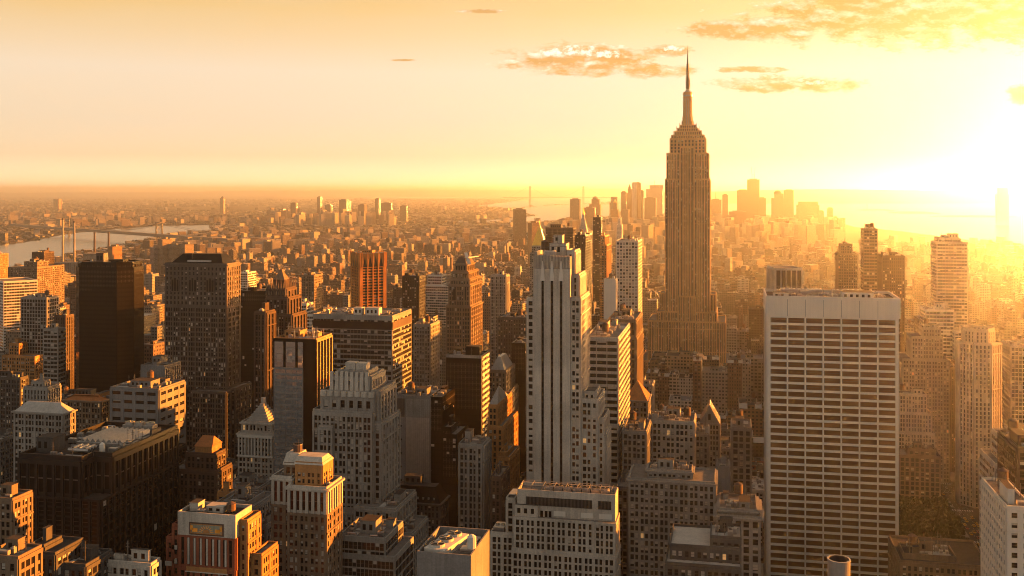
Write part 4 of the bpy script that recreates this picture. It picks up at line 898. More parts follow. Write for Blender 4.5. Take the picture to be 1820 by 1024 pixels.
def fan_roof():
    u = 322.0; b = hero('office_building', 'grey walled building with a sunken roof holding three big round fans, bottom centre', 'the round-fan roof building', u, [(741, 837, 998, 0)], 'grey', 'slit', depth=26, yb=1030, seed=22, kit=False, keep=True, blank=(0, 1, 2, 3), nwin=0, parapet=2.6)
    x0, x1, y0, y1, z = b.last; m = MB(); m.prism(rot(rect(x0 + 3, x0 + 10.5, y0 + 3, y0 + 21), -12), z, z + 2.6, W['white']); b.part('fan_housing', m)
    for k in range(3):
        m = MB(); cx, cy = x0 + 5.0 + k * 1.35, y0 + 6.4 + k * 5.7; m.cyl(cx, cy, 2.6, z + 2.6, z + 3.5, W['white'], 20, top=W['metal']); m.cyl(cx, cy, 2.25, z + 3.5, z + 3.6, W['black'], 18); m.cyl(cx, cy, .45, z + 3.6, z + 3.9, W['metal'], 8)
        for j in range(5): t = j * 2 * math.pi / 5; m.bar((cx, cy, z + 3.7), (cx + 2.2 * math.cos(t), cy + 2.2 * math.sin(t), z + 3.7), .14, W['metal'], 4)
        b.part('cooling_fan', m)
    b.duct(x0 + 12, y0 + 2.5, x1 - 3, y0 + 2.5, z, .4); b.unit(x0 + 13, y0 + 17, z, 3, 2, 1.6); b.unit(x0 + 13, y0 + 5, z, 4.5, 4, 2.6, False); b.unit(x0 + 13, y0 + 12, z, 3.5, 3, 1.8); b.duct(x0 + 2, y0 + 21, x1 - 2, y0 + 22, z, .5)
    m = MB(); m.cyl(x1 - 1.5, y0 + 7, 1.5, z, z + 6.2, W['white'], 12); m.cyl(x1 - 1.5, y0 + 7, 1.5, z + 6.2, z + 7, W['white'], 12, .4); b.part('vent', m); b.done()
fan_roof()
def redhip():
    b = hero('office_building', 'stone tower with a red tiled hip roof catching orange light on its west slope', 'the red hip-roof tower', 690, [(1110, 1151, 712, 0)], 'lime', 'brick', xs=1160, depth=None, yb=770, seed=23, kit=False, keep=True, cornice=.5, parapet=0) if False else hero('office_building', 'stone tower with a red tiled hip roof catching orange light on its west slope', 'the red hip-roof tower', 690, [(1110, 1151, 712, 0)], 'lime', 'brick', depth=24, yb=770, seed=23, kit=False, keep=True, cornice=.5, parapet=0)
    x0, x1, y0, y1, z = b.last; hip(b, rect(x0, x1, y0, y1), z, 11, W['tile'], .04); b.done()
redhip()
def gable():
    b = hero('office_building', 'narrow stone tower ending in a steep pointed gable, left of the white slab', 'the pointed gable tower', 700, [(1243, 1279, 752, 0)], 'lime', 'fine', depth=20, yb=835, seed=24, kit=False, keep=True, parapet=0)
    x0, x1, y0, y1, z = b.last; m = MB(); xm = (x0 + x1) / 2
    m.quad([(x0, y0, z), (x1, y0, z), (xm, y0, z + 12)], W['lime']); m.quad([(x1, y0, z), (x1, y1, z), (xm, y1, z + 12), (xm, y0, z + 12)], W['copper']); m.quad([(x0, y1, z), (x0, y0, z), (xm, y0, z + 12), (xm, y1, z + 12)], W['copper']); m.quad([(x1, y1, z), (x0, y1, z), (xm, y1, z + 12)], W['lime'])
    m.box(xm - .8, xm + .8, y0 - .1, y0 - .02, z + 2, z + 6, GL); b.part('roof', m); b.done()
gable()
def gold_pyramid():
    D = 1750; x, y = AtD(959, D); K = D / FP
    b = Bld('skyscraper', 'stone tower under a steep gilded pyramid roof', 'skyscraper', (x, y, 0), 'lime', 'stone', None, 25, 60); w = 15 * K
    z1 = CAMZ - (437 - HY) * K; b.tier(rect(x - w, x + w, y - w, y + w), 0, z1 - 12); b.tier(rect(x - w * .8, x + w * .8, y - w * .8, y + w * .8), z1 - 12, z1)
    m = MB(); m.frustum(rect(x - w * .8, x + w * .8, y - w * .8, y + w * .8), z1 + .1, rect(x - .6, x + .6, y - .6, y + .6), CAMZ - (399 - HY) * K, W['gold']); m.cyl(x, y, .7, CAMZ - (399 - HY) * K, CAMZ - (391 - HY) * K, W['gold'], 6, .1); b.part('roof', m); b.done(); occ(x - w, x + w, y - w, y + w, z1, 450); LAND.append((959, 400, y, 'the gilded pyramid'))
gold_pyramid()
def clock_tower():
    D = 1950; x, y = AtD(1037, D); K = D / FP; z = lambda p: CAMZ - (p - HY) * K
    b = Bld('skyscraper', 'slim tower with a pointed roof and gilded lantern tip', 'skyscraper', (x, y, 0), 'pale', 'stone', None, 26, 60); w = 8.5 * K
    b.tier(rect(x - w, x + w, y - w, y + w), 0, z(425)); b.tier(rect(x - w * .85, x + w * .85, y - w * .85, y + w * .85), z(425), z(411))
    m = MB(); m.frustum(rect(x - w * .85, x + w * .85, y - w * .85, y + w * .85), z(411), rect(x - w * .22, x + w * .22, y - w * .22, y + w * .22), z(386), W['pale']); b.part('roof', m)
    m = MB(); m.cyl(x, y, w * .26, z(386), z(381), W['pale'], 8); m.cyl(x, y, w * .24, z(381), z(374), W['gold'], 8, w * .08); m.cyl(x, y, .5, z(374), z(367), W['gold'], 5, .1); b.part('lantern', m); b.done(); occ(x - w, x + w, y - w, y + w, z(411), 470); LAND.append((1037, 380, y, 'the gilded lantern tower'))
clock_tower()
def oct_tower():
    u = 925.0; xa, xb = X(1708, u), X(1786, u); cx, r = (xa + xb) / 2, (xb - xa) / 2; cy = u + r; z = lambda p: Z(1746, p, u)
    b = Bld('skyscraper', 'eight-sided ribbed tower with a round crown, deep in the sun haze at the right', 'skyscraper', (cx, cy, 0), 'pale', 'vert', None, 27, 100)
    oc = lambda k: [(cx + k * r * 1.04 * math.cos(math.pi / 8 + i * math.pi / 4), cy + k * r * 1.04 * math.sin(math.pi / 8 + i * math.pi / 4)) for i in range(8)]
    b.style = (3.7, 3.0, 1.5, 1.0, .8, .1, (80, 10, 10, 0))
    b.tier(oc(1), 0, z(612), cornice=.4); b.tier(oc(.74), z(612), z(590), 'slit', parapet=2)
    b.bulk(cx - 5, cx + 5, cy - 4, cy + 4, z(590), 2.5)
    b.done(); occ(xa, xb, u, u + 2 * r, z(590), 850); LAND.append((1746, 600, u, 'the eight-sided tower'))
oct_tower()
def steel_stack():
    D = 150.0; x, y = AtD(1491, D); K = D / FP; zt = CAMZ - (993 - HY) * K; r = 19.5 * K
    b = Bld('building', 'dark roof block just below the picture carrying the steel stack', 'building', (x, y, 0), 'grey', 'stone', None, 28, 0)
    b.tier(rect(x - 9, x + 9, y - 3, y + 24), 0, 190); b.done(); occ(x - 9, x + 9, y - 3, y + 24, 190, 1100)
    m = MB(); m.cyl(x, y, r, 190.05, zt, W['metal'], 28, cap=False)
    n = 28
    for rr, z0, z1 in ((r * .9, zt, 200),):
        k = len(m.v)
        for zz in (z0, z1): m.v.extend([(x + rr * math.cos(2 * math.pi * i / n), y + rr * math.sin(2 * math.pi * i / n), zz) for i in range(n)])
        for i in range(n): j = (i + 1) % n; m.f.append((k + j, k + i, k + n + i, k + n + j)); m.m.append(m.mi(W['copper'])); m.t.append(None)
    k = len(m.v)
    for rr in (r * 1.04, r * .9): m.v.extend([(x + rr * math.cos(2 * math.pi * i / n), y + rr * math.sin(2 * math.pi * i / n), zt) for i in range(n)])
    for i in range(n): j = (i + 1) % n; m.f.append((k + i, k + j, k + n + j, k + n + i)); m.m.append(m.mi(W['metal'])); m.t.append(None)
    m.cyl(x, y, r * 1.04, zt - .25, zt, W['metal'], n, cap=False)
    o = m.build('chimney', None, (x, y, 190)); o['label'] = 'round polished metal flue with an open top, cut by the bottom edge of the picture'; o['category'] = 'chimney'
steel_stack()

H = hero
# --- left side
H('apartment_building', 'tall white balconied apartment slab, bright in the sun at the far left edge', 'the bright white slab at the left edge', 1150, [(-25, 40, 500, 0)], 'white', 'ribbon', depth=40, yb=585, rotdeg=-38, seed=30, nwin=60)
H('hospital_building', 'wide block with a taller middle, grey front and glowing orange west side at far left', 'the wide glowing block', 1500, [(14, 66, 476, 0), (43, 66, 466, 12, 30)], 'tan', 'brick', xs=114, yb=540, seed=31, nwin=40)
H('office_building', 'small tower on top of the wide glowing block line, dark with an orange edge', 'the small dark top', 1600, [(57, 78, 449, 0)], 'brown', 'slit', xs=96, yb=465, seed=32, nwin=20)
H('apartment_building', 'orange lit tower cut by the left edge of the picture', 'the orange tower at the left edge', 1700, [(-25, 0, 452, 0)], 'orange', 'brick', xs=15, yb=490, seed=33, nwin=20)
H('apartment_building', 'dark gridded apartment tower with orange balconies on its sunny side', 'the gridded apartment tower', 900, [(37, 83, 530, 0)], 'lime', 'grid', xs=104, yb=620, seed=34, nwin=100)
H('office_building', 'grey striped tower with a sunlit orange flank beside the black glass tower', 'the grey striped tower', 800, [(77, 103, 586, 0)], 'lime', 'ribbon', xs=117, yb=685, seed=35, nwin=100, cl=3)
H('office_building', 'plain orange flanked slab half hidden behind the black glass tower', 'the plain orange slab', 870, [(97, 117, 562, 0)], 'copper', 'slit', xs=131, yb=580, seed=36, nwin=10, cl=2, tank=False)
H('apartment_building', 'low stepped orange brick block with a square tower, near the left edge', 'the stepped orange block', 880, [(4, 62, 634, 0), (16, 34, 612, 5, 12)], 'orange', 'brick', xs=78, yb=650, seed=37, nwin=60, cl=3)
H('office_building', 'grey windowless box with an open sunlit roof deck at the left', 'the windowless grey box', 640, [(42, 84, 690, 0), (56, 78, 679, 4)], 'lime', 'slit', xs=108, yb=705, seed=38, nwin=10)
H('office_building', 'dark block with a flat roof at the left edge below the orange block', 'the dark flat block at the left edge', 690, [(-20, 36, 672, 0)], 'dgrey', 'brick', xs=50, yb=700, seed=39, nwin=40)
def hipped(label, phrase, u, t, xs, yb, seed, wall='lime', roofm='lroof', rh=5):
    b = hero('office_building', label, phrase, u, t, wall, 'fine', xs=xs, yb=yb, seed=seed, kit=False, keep=True, cornice=.8, parapet=0)
    x0, x1, y0, y1, z = b.last; m = MB(); m.frustum(rect(x0, x1, y0, y1), z, rect(x0 + 5, x1 - 5, y0 + 5, y1 - 5), z + rh, W[roofm]); b.part('roof', m)
    b.clutter(x0 + 6, x1 - 6, y0 + 6, y1 - 6, z + rh, 3, False); b.done()
hipped('ornate stone building with tall arched window row and shallow hipped roof, lower left', 'the arched stone building', 520, [(25, 112, 733, 0)], 133, 800, 40)
hipped('brown stone building with an orange trimmed hipped roof behind the arched one', 'the orange-trimmed brown building', 590, [(113, 180, 712, 0)], 193, 790, 41, 'tan', 'tile', 3)
H('office_building', 'blocky concrete building with rows of big square window openings', 'the square-windowed concrete building', 560, [(196, 282, 692, 0)], 'grey', (5.2, 8.2, 2.2, 3.2, .7, .6, (96, 2, 2, 0)), depth=30, yb=765, seed=42, kit=True)
H('office_building', 'plain concrete box standing on the roof line behind the square-windowed building', 'the plain concrete box', 605, [(250, 292, 652, 0)], 'grey', 'slit', depth=20, yb=690, seed=43, nwin=10, blank=(0,), cl=2, tank=False)
H('office_building', 'black glass slab wedged between two brown towers', 'the black wedge slab', 850, [(423, 474, 519, 0)], 'black', 'curtain', depth=30, yb=600, seed=44, nwin=30)
H('office_building', 'brick annexe in front of the spiky gothic tower', 'the brick annexe', 620, [(452, 472, 556, 0)], 'brown', 'vert', depth=14, yb=700, seed=45, nwin=60, cl=2, tank=False)
# --- low foreground row, left
H('office_building', 'small white building with a square cooling tower on top, bottom left', 'the small white building', 335, [(187, 268, 1003, 0)], 'pale', 'pair', xs=285, yb=1030, seed=46, cl=8)
H('building', 'tan masonry building cut by the left edge, bottom left corner', 'the tan corner building', 360, [(-40, 22, 888, 0)], 'tan', 'brick', xs=36, yb=1000, seed=47, nwin=20, tank=False)
H('building', 'small rooftop with a stair box and pale parapets, bottom left corner', 'the bottom left corner roof', 300, [(-30, 32, 992, 0)], 'tan', 'stone', xs=45, yb=1030, seed=48, nwin=10, cl=6)
H('building', 'low dark roof with white rim at the foot of the bronze block', 'the white-rimmed dark roof', 318, [(48, 98, 985, 0), (52, 78, 972, 3, 10)], 'dgrey', 'stone', depth=16, yb=1030, seed=49, nwin=10, roof='droof')
H('building', 'lower flat roof with thin white rim beside the small white building', 'the thin-rimmed flat roof', 322, [(99, 152, 1006, 0)], 'dgrey', 'stone', depth=16, yb=1030, seed=50, nwin=10, roof='droof', cl=3)
H('building', 'grey box building with long roof machinery behind the sunburst tower', 'the machine-roof grey building', 430, [(372, 445, 905, 0), (398, 440, 895, 4)], 'grey', 'pair', depth=26, yb=960, seed=51, cl=12, tank=False)
H('building', 'shaded grey block between the sunburst tower and the pale-topped brick tower', 'the shaded grey block', 440, [(446, 474, 935, 0)], 'grey', 'brick', depth=24, yb=1030, seed=52, nwin=60, cl=4)
# --- centre left
H('office_building', 'low dark glass block with a pale gridded front and stepped terraces, bottom', 'the gridded glass terraces', 415, [(602, 702, 990, 0), (602, 685, 958, 2, 24)], 'lime', 'curtain', xs=None, depth=26, yb=1030, seed=53, cl=4, tank=False)
def panel_slab():
    b = H('office_building', 'grey slab with blank pale metal panels and dark glass right edge', 'the grey panel slab', 600, [(700, 764, 706, 0)], 'grey', 'slit', depth=30, yb=860, seed=54, nwin=0, blank=(0,), cl=8, keep=True)
    x0, x1, y0, y1, z = b.last; u = 600; z2 = Z(740, 742, u)
    for a, c, za, zb, mt in ((722, 764, 20, z2, 'metal'), (722, 764, z2 + .1, z - 1, 'lime'), (702, 720, z2 + .1, z - 1, 'dgrey')):
        m = MB(); m.box(X(a, u), X(c, u) - .3, y0 - .25, y0 - .03, za, zb, W[mt])
        for k in range(1, 12): xx = X(a, u) + (X(c, u) - X(a, u)) * k / 12; m.box(xx - .05, xx + .05, y0 - .3, y0 - .25, za, zb, W['dgrey'])
        b.part('wall_panel', m)
    for k in range(12):
        m = MB(); zz = z2 - 6 - k * 8.2; m.box(X(703, u), X(714, u), y0 - .12, y0 - .03, zz, zz + 1, W['black']); b.part('vent_slot', m)
    b.done()
panel_slab()
H('office_building', 'dark glass wing attached to the right edge of the grey panel slab', 'the dark glass wing', 601, [(764.5, 786, 708, 0)], 'black', 'curtain', depth=29, yb=860, seed=154, nwin=40, cl=3, tank=False)
def flat_black():
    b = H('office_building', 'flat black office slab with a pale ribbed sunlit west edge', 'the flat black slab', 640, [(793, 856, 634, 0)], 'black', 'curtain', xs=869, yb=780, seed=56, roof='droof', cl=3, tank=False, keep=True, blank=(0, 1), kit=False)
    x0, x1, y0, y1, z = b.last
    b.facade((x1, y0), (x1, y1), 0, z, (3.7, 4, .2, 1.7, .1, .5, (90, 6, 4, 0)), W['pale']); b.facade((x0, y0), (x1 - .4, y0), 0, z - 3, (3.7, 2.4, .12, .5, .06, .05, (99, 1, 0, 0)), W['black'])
    b.wm.box(x0 - .2, x1 + .1, y0 - .25, y0 - .03, z - .8, z + 1.1, W['lime']); b.clutter(x0 + 1, x1 - 1, y0 + 1, y1 - 1, z, 4, False); b.done()
flat_black()
H('office_building', 'dark glass stepped block beside the grey panel slab', 'the dark stepped glass block', 570, [(786, 812, 775, 0), (786, 802, 762, 4)], 'black', 'curtain', depth=26, yb=960, seed=55, cl=3, tank=False)
H('office_building', 'stone office tower with a jagged lit roof and one row of lit windows', 'the jagged-roof stone tower', 520, [(815, 858, 792, 0)], 'lime', 'vert', xs=871, yb=960, seed=57, cl=9)
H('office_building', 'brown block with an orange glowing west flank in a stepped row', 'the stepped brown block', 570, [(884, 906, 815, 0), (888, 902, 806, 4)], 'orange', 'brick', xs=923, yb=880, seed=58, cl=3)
H('building', 'narrow brown block with a pale curved vent on its roof', 'the narrow vent block', 500, [(872, 890, 850, 0)], 'brown', 'brick', depth=20, yb=960, seed=59, cl=3, tank=False)
H('apartment_building', 'slim dark tower with fine pale window grid left of the tan cornice tower', 'the slim gridded tower', 1150, [(715, 745, 492, 0)], 'bronze', (3.6, 2.6, .9, 1.2, .4, .3, (70, 15, 15, 0)), xs=756, yb=550, seed=60, nwin=60)
H('office_building', 'pale stepped office building with long white terraces, behind the slim gridded tower', 'the white terraced building', 1400, [(756, 800, 508, 0), (760, 785, 490, 8)], 'white', 'ribbon', depth=40, yb=560, seed=61, nwin=60)
H('office_building', 'stone building with a sun patch on its west wall right of the banded slab', 'the sun-patched stone building', 840, [(735, 765, 578, 0)], 'lime', 'brick', xs=781, yb=640, seed=62, nwin=60)
H('office_building', 'white stepped building left behind the banded slab', 'the white stepped building', 1000, [(521, 560, 560, 0), (524, 545, 541, 6)], 'white', 'ribbon', depth=30, yb=590, seed=63, nwin=60)
H('apartment_building', 'blocky apartment tower with an orange west side in the middle distance', 'the orange-sided apartment tower', 1300, [(536, 558, 490, 0)], 'tan', 'brick', xs=574, yb=540, seed=64, nwin=60)
H('apartment_building', 'pair-topped apartment block left of the orange-sided tower', 'the pair-topped block', 1500, [(424, 440, 485, 0)], 'white', 'ribbon', depth=30, yb=520, seed=65, nwin=40)
# --- centre
H('office_building', 'curved-looking banded office building with an orange glowing flank', 'the banded office with orange flank', 590, [(1040, 1099, 602, 0)], 'pale', (3.7, 5.5, .3, 1.6, .1, .45, (86, 10, 4, 0)), xs=1119, yb=775, seed=66)
H('office_building', 'stone tower with tall columned top storeys and a bright west edge', 'the columned-top tower', 730, [(1078, 1131, 600, 0), (1080, 1130, 570, 1)], 'tan', (7, 3.2, 1.3, 1.2, .6, .1, (90, 5, 5, 0)), xs=1142, yb=690, seed=67, cl=7)
H('office_building', 'white gridded tower with a brown crown band right of the clustered spires', 'the white gridded tower', 1300, [(1095, 1134, 429, 0)], 'white', (4.2, 3.9, 1.0, 1.3, .4, .35, (20, 20, 60, 0)), xs=1141, yb=560, seed=68)
H('office_building', 'plain white blind-walled tower left of the white gridded tower', 'the plain white tower', 1180, [(1073, 1094, 498, 0)], 'white', 'slit', depth=20, yb=590, seed=69, nwin=0, blank=(0,), cl=3)
H('office_building', 'broad brown slab behind the striped limestone tower', 'the broad brown slab', 1500, [(970, 1019, 406, 0)], 'brown', 'curtain', xs=1024, yb=450, seed=70, nwin=40)
H('apartment_building', 'dark slender tower with a glowing gold west side right of the striped tower', 'the gold-sided slender tower', 1300, [(1022, 1040, 419, 0)], 'bronze', 'fine', xs=1051, yb=565, seed=71, nwin=60, cl=3)
H('apartment_building', 'very thin condominium tower with a dark top', 'the thin condominium', 1850, [(1054, 1068, 387, 0)], 'bronze', 'ribbon', depth=18, yb=500, seed=72, nwin=60, cl=2, tank=False)
H('office_building', 'gold glowing tower beside the thin condominium', 'the gold glowing tower', 1500, [(1066, 1078, 436, 0), (1067, 1075, 420, 3)], 'orange', 'fine', xs=1086, yb=495, seed=73, nwin=40, cl=2)
H('office_building', 'rounded white tower top in the far middle distance', 'the rounded white top', 2900, [(1096, 1105, 400, 0), (1098, 1103, 389, 4)], 'white', 'slit', depth=25, yb=420, seed=74, nwin=10, cl=0, tank=False)
H('office_building', 'dark stone block with rows of small windows left of the striped tower', 'the dark small-windowed block', 900, [(884, 936, 566, 0)], 'dgrey', 'brick', depth=36, yb=640, seed=75, nwin=60)
H('apartment_building', 'pale ribbed apartment block with a bright edge left of the striped tower', 'the pale ribbed block', 1100, [(872, 899, 490, 0)], 'lime', 'vert', xs=905, yb=560, seed=76, nwin=60)
H('office_building', 'thin black slab tucked against the left of the striped tower', 'the thin black slab', 740, [(910, 933, 612, 0)], 'black', 'curtain', depth=24, yb=760, seed=77, nwin=40, cl=2, tank=False)
H('office_building', 'white blank-walled building behind the many-windowed stone blocks', 'the white blank-walled building', 620, [(1150, 1234, 750, 0)], 'pale', 'stone', depth=24, yb=850, seed=78, nwin=30, cl=10)
H('office_building', 'stone block with paired windows at the foot of the red hip-roof tower', 'the paired-window block', 585, [(1106, 1149, 768, 0)], 'lime', 'pair', depth=30, yb=900, seed=79, cl=5)
H('office_building', 'grey annexe with small windows right of the white blank-walled building', 'the grey annexe', 635, [(1235, 1259, 772, 0)], 'lime', 'pair', depth=24, yb=840, seed=80, nwin=60, cl=3)
H('office_building', 'narrow pale stone tower with arched bays left of the white slab', 'the narrow arched tower', 640, [(1300, 1336, 762, 0)], 'lime', 'big', depth=24, yb=860, seed=81, cl=5)
H('office_building', 'wide grey stone block with a railed roof and many window rows, lower centre', 'the wide railed block', 500, [(1117, 1271, 856, 0), (1150, 1230, 838, 6, 12)], 'lime', 'pair', depth=25, yb=1030, seed=82, cl=16, cornice=.5)
H('building', 'plain vertical shaft building behind the wide railed block', 'the plain shaft building', 560, [(1273, 1296, 832, 0)], 'grey', 'slit', depth=16, yb=915, seed=83, nwin=0, blank=(0,), cl=2, tank=False)
H('office_building', 'dark building with crisp white roof edges and L-shaped roof, bottom', 'the white-edged dark building', 385, [(1182, 1318, 1008, 0), (1190, 1318, 975, 6, 24), (1262, 1318, 958, 10, 16)], 'dgrey', 'pair', depth=32, yb=1030, seed=84, roof='lroof', cl=9)
H('office_building', 'stone corniced building squeezed left of the white slab, lower right of centre', 'the corniced stone building', 480, [(1272, 1352, 920, 0), (1278, 1346, 908, 3)], 'lime', 'big', depth=30, yb=1030, seed=85, cl=12, cornice=.7)
H('office_building', 'shaded grey block with window rows under the paired-window block', 'the shaded lower block', 548, [(1096, 1117, 868, 0)], 'grey', 'pair', depth=26, yb=1030, seed=86, nwin=80, cl=2)
# --- right, in the glow
H('office_building', 'pale block with tall fin columns behind the white slab roof', 'the fin-column block', 1000, [(1371, 1421, 478, 0)], 'pale', (30, 5.2, 1.2, 2, .9, .2, (97, 2, 1, 0)), depth=34, yb=525, seed=87, nwin=20, cl=3, tank=False, rotdeg=10)
H('office_building', 'hazy dark tower with a square top behind the white slab', 'the hazy square-top tower', 1350, [(1489, 1524, 452, 0), (1494, 1514, 435, 5)], 'tan', 'fine', depth=30, yb=525, seed=88, nwin=40)
H('office_building', 'tall hazy striped tower rising behind the right end of the white slab roof', 'the tall hazy striped tower', 1250, [(1535, 1560, 408, 0)], 'tan', 'ribbon', depth=26, yb=525, seed=89, nwin=60)
H('office_building', 'broad dim hazy block right of the tall striped tower', 'the broad dim block', 1150, [(1568, 1608, 456, 0)], 'brown', 'fine', depth=34, yb=590, seed=90, nwin=40)
H('skyscraper', 'pale glass tower with a slanting top melting into the sun glow', 'the slant-topped glowing tower', 1260, [(1665, 1720, 432, 0), (1668, 1708, 424, 3)], 'pale', 'ribbon', depth=34, yb=560, seed=91, nwin=100, cl=2, tank=False)
H('office_building', 'white banded office block in the glow right of the white slab', 'the white banded block', 1090, [(1645, 1696, 552, 0)], 'white', 'ribbon', depth=30, yb=620, seed=92, nwin=60, cl=3, tank=False)
H('office_building', 'lower white banded wing in front of the glow tower', 'the lower white wing', 1080, [(1696.5, 1722, 590, 0)], 'white', 'ribbon', depth=24, yb=640, seed=93, nwin=40, cl=2, tank=False)
H('office_building', 'stepped stone tower with orange glints at the right of the white slab', 'the glinting stepped tower', 1000, [(1604, 1688, 640, 0), (1620, 1676, 600, 4), (1640, 1672, 584, 8)], 'lime', 'brick', depth=36, yb=760, seed=94, nwin=100)
H('office_building', 'pyramid-shaped stone building stepping inward with fine ribs, beside the white slab', 'the stepped ribbed building', 955, [(1596, 1662, 770, 0), (1598, 1656, 735, 2), (1598, 1648, 702, 4)], 'pale', 'vert', depth=26, yb=800, seed=95, nwin=80, cl=3)
H('office_building', 'ornate low stone block with big studio windows above the park', 'the ornate park-side block', 910, [(1598, 1672, 812, 0), (1614, 1664, 800, 5)], 'tan', 'big', depth=24, yb=880, seed=96, nwin=60, cl=8)
H('office_building', 'dark brown slab tower beyond the park, behind the eight-sided tower', 'the dark slab by the eight-sided tower', 1040, [(1690, 1712, 655, 0)], 'brown', 'fine', depth=30, yb=800, seed=97, nwin=40)
H('office_building', 'gridded pale tower at the right edge in full glow', 'the gridded right-edge tower', 960, [(1796, 1870, 616, 0)], 'pale', 'grid', depth=30, yb=790, seed=98, nwin=60)
H('office_building', 'stepped pale block at the right edge with lit corner', 'the stepped right-edge block', 520, [(1768, 1880, 830, 0), (1783, 1880, 785, 4)], 'pale', 'ribbon', depth=30, yb=900, seed=99, nwin=60)
H('apartment_building', 'white apartment tower with square windows at the lower right edge', 'the white square-windowed tower', 400, [(1789, 1838, 905, 0)], 'white', (3.6, 3.2, 1.6, 1.7, .35, .3, (70, 20, 10, 0)), depth=38, yb=1030, seed=100, cl=5)
H('office_building', 'dark tower filling the lower right corner behind the white apartment tower', 'the dark corner tower', 452, [(1808, 1880, 800, 0)], 'brown', 'grid', depth=30, yb=1030, seed=101, nwin=60)
H('building', 'long low roof with scattered machines right of the white slab, bottom', 'the long machine roof', 505, [(1600, 1762, 1005, 0), (1606, 1700, 990, 5, 16)], 'tan', 'brick', depth=36, yb=1030, seed=102, nwin=40, roof='droof', cl=26)
# ================================================================== GROUND, WATER, CITY CARPET
def sheet(name, pts, z, mat, kind='structure'):
    m = MB(); m.quad([(x, y, z) for x, y in pts], mat); o = m.build(name); o['kind'] = kind; return o
gm = wall_mat('city ground', (.06, .052, .042), .95, .5, .1, .0012)
sheet('ground', [(-90000, -3000), (90000, -3000), (90000, 120000), (-90000, 120000)], 0, gm)
wm = bpy.data.materials.new('river water'); wm.use_nodes = True; T = NT(wm.node_tree)
b_ = T.n('ShaderNodeBsdfPrincipled'); b_.inputs['Base Color'].default_value = (.10, .085, .065, 1); b_.inputs['Roughness'].default_value = .22; b_.inputs['Specular IOR Level'].default_value = .9
pp = T.n('ShaderNodeNewGeometry').outputs['Position']; bp = T.n('ShaderNodeBump'); bp.inputs['Strength'].default_value = .35; bp.inputs['Distance'].default_value = 3; T.put(bp.inputs['Height'], T.noise(pp, .02, 6, .7)); T.put(b_.inputs['Normal'], bp.outputs[0])
o_ = T.n('ShaderNodeOutputMaterial'); T.put(o_.inputs[0], b_.outputs[0])
WATERS = []
def water(name, px, z=.6):
    pts = [G(a, b) for a, b in px]; WATERS.append(pts); o = sheet(name, pts[::-1], z, wm); return o
water('river', [(-70, 442), (40, 432), (120, 416), (200, 407), (290, 401), (372, 400), (382, 410), (320, 416), (262, 425), (205, 439), (130, 452), (60, 472), (0, 490), (-90, 510)])
water('channel', [(905, 372), (960, 366), (1015, 364), (1110, 362), (1110, 378), (1040, 392), (985, 394), (900, 396), (800, 397), (800, 393), (880, 391), (950, 384)])
water('bay', [(1112, 353.5), (1290, 352), (1500, 353), (1720, 353), (2100, 350), (2100, 455), (1860, 442), (1700, 424), (1600, 411), (1520, 404), (1480, 392), (1420, 384), (1300, 380), (1112, 380)])
water('sound', [(850, 366), (960, 352), (1108, 352), (1108, 361), (1000, 363), (900, 371)])
water('inlet', [(640, 350.5), (800, 350), (900, 350.5), (900, 352), (780, 352.5), (640, 352)])
def inwater(x, y):
    for P in WATERS:
        c = False; j = len(P) - 1
        for i in range(len(P)):
            xi, yi = P[i]; xj, yj = P[j]
            if (yi > y) != (yj > y) and x < (xj - xi) * (y - yi) / (yj - yi) + xi: c = not c
            j = i
        if c: return True
    return False
hm = wall_mat('distant land', (.07, .062, .045), 1, .4, .1, .0004)
def ridge(name, pts, D0, wid, n=120):
    """hill range: pts = (px, top py) along it; a real ridge with a slope on both sides"""
    m = MB(); r = random.Random(len(pts)); prev = None
    a, b = pts[0][0], pts[-1][0]
    for i in range(n + 1):
        px = a + (b - a) * i / n; py = np.interp(px, [p[0] for p in pts], [p[1] for p in pts]) + r.uniform(-.25, .25)
        z = CAMZ - (py - HY) * (D0 + wid / 2) / FP
        c = [(*AtD(px, D0), -5), (*AtD(px, D0 + wid * .25), z * .62), (*AtD(px, D0 + wid * .5), z), (*AtD(px, D0 + wid), -5)]
        if prev:
            for k in range(3): m.quad([prev[k], c[k], c[k + 1], prev[k + 1]], hm)
        prev = c
    o = m.build(name); o['kind'] = 'structure'; return o
ridge('hills', [(1150, 343), (1262, 341), (1310, 339.5), (1380, 337.5), (1460, 336.5), (1560, 337.5), (1700, 339), (1800, 340.5), (2000, 343)], 20500, 5000)
ridge('far_hills', [(-150, 342.5), (120, 342), (300, 341.5), (430, 339.5), (560, 338), (760, 337.5), (930, 337.5), (1050, 336.5), (1140, 336.8), (1262, 338), (1400, 339)], 44000, 14000)
def island(name, px, D, w, d, h):
    x, y = AtD(px, D); m = MB(); n = 20; r = random.Random(int(px))
    p0 = [(x + w * math.cos(2 * math.pi * i / n) * r.uniform(.85, 1.1), y + d * math.sin(2 * math.pi * i / n) * r.uniform(.85, 1.1)) for i in range(n)]
    m.frustum(p0, -1, inset(p0, .9), 4, hm); m.frustum(inset(p0, .85), 4, inset(p0, .6), 4 + h, hm); o = m.build(name); o['kind'] = 'structure'; return o
island('island', 1556, 13600, 260, 500, 9); island('island', 1625, 11900, 290, 450, 12); island('island', 1730, 10300, 420, 260, 7)

# ---- streets of the near grid
sd_ = MB(); AV = [-1700, -1480, -1260, -1040, -830, -640, -470, -290, -100, 187, 470, 750, 1030, 1310, 1590]
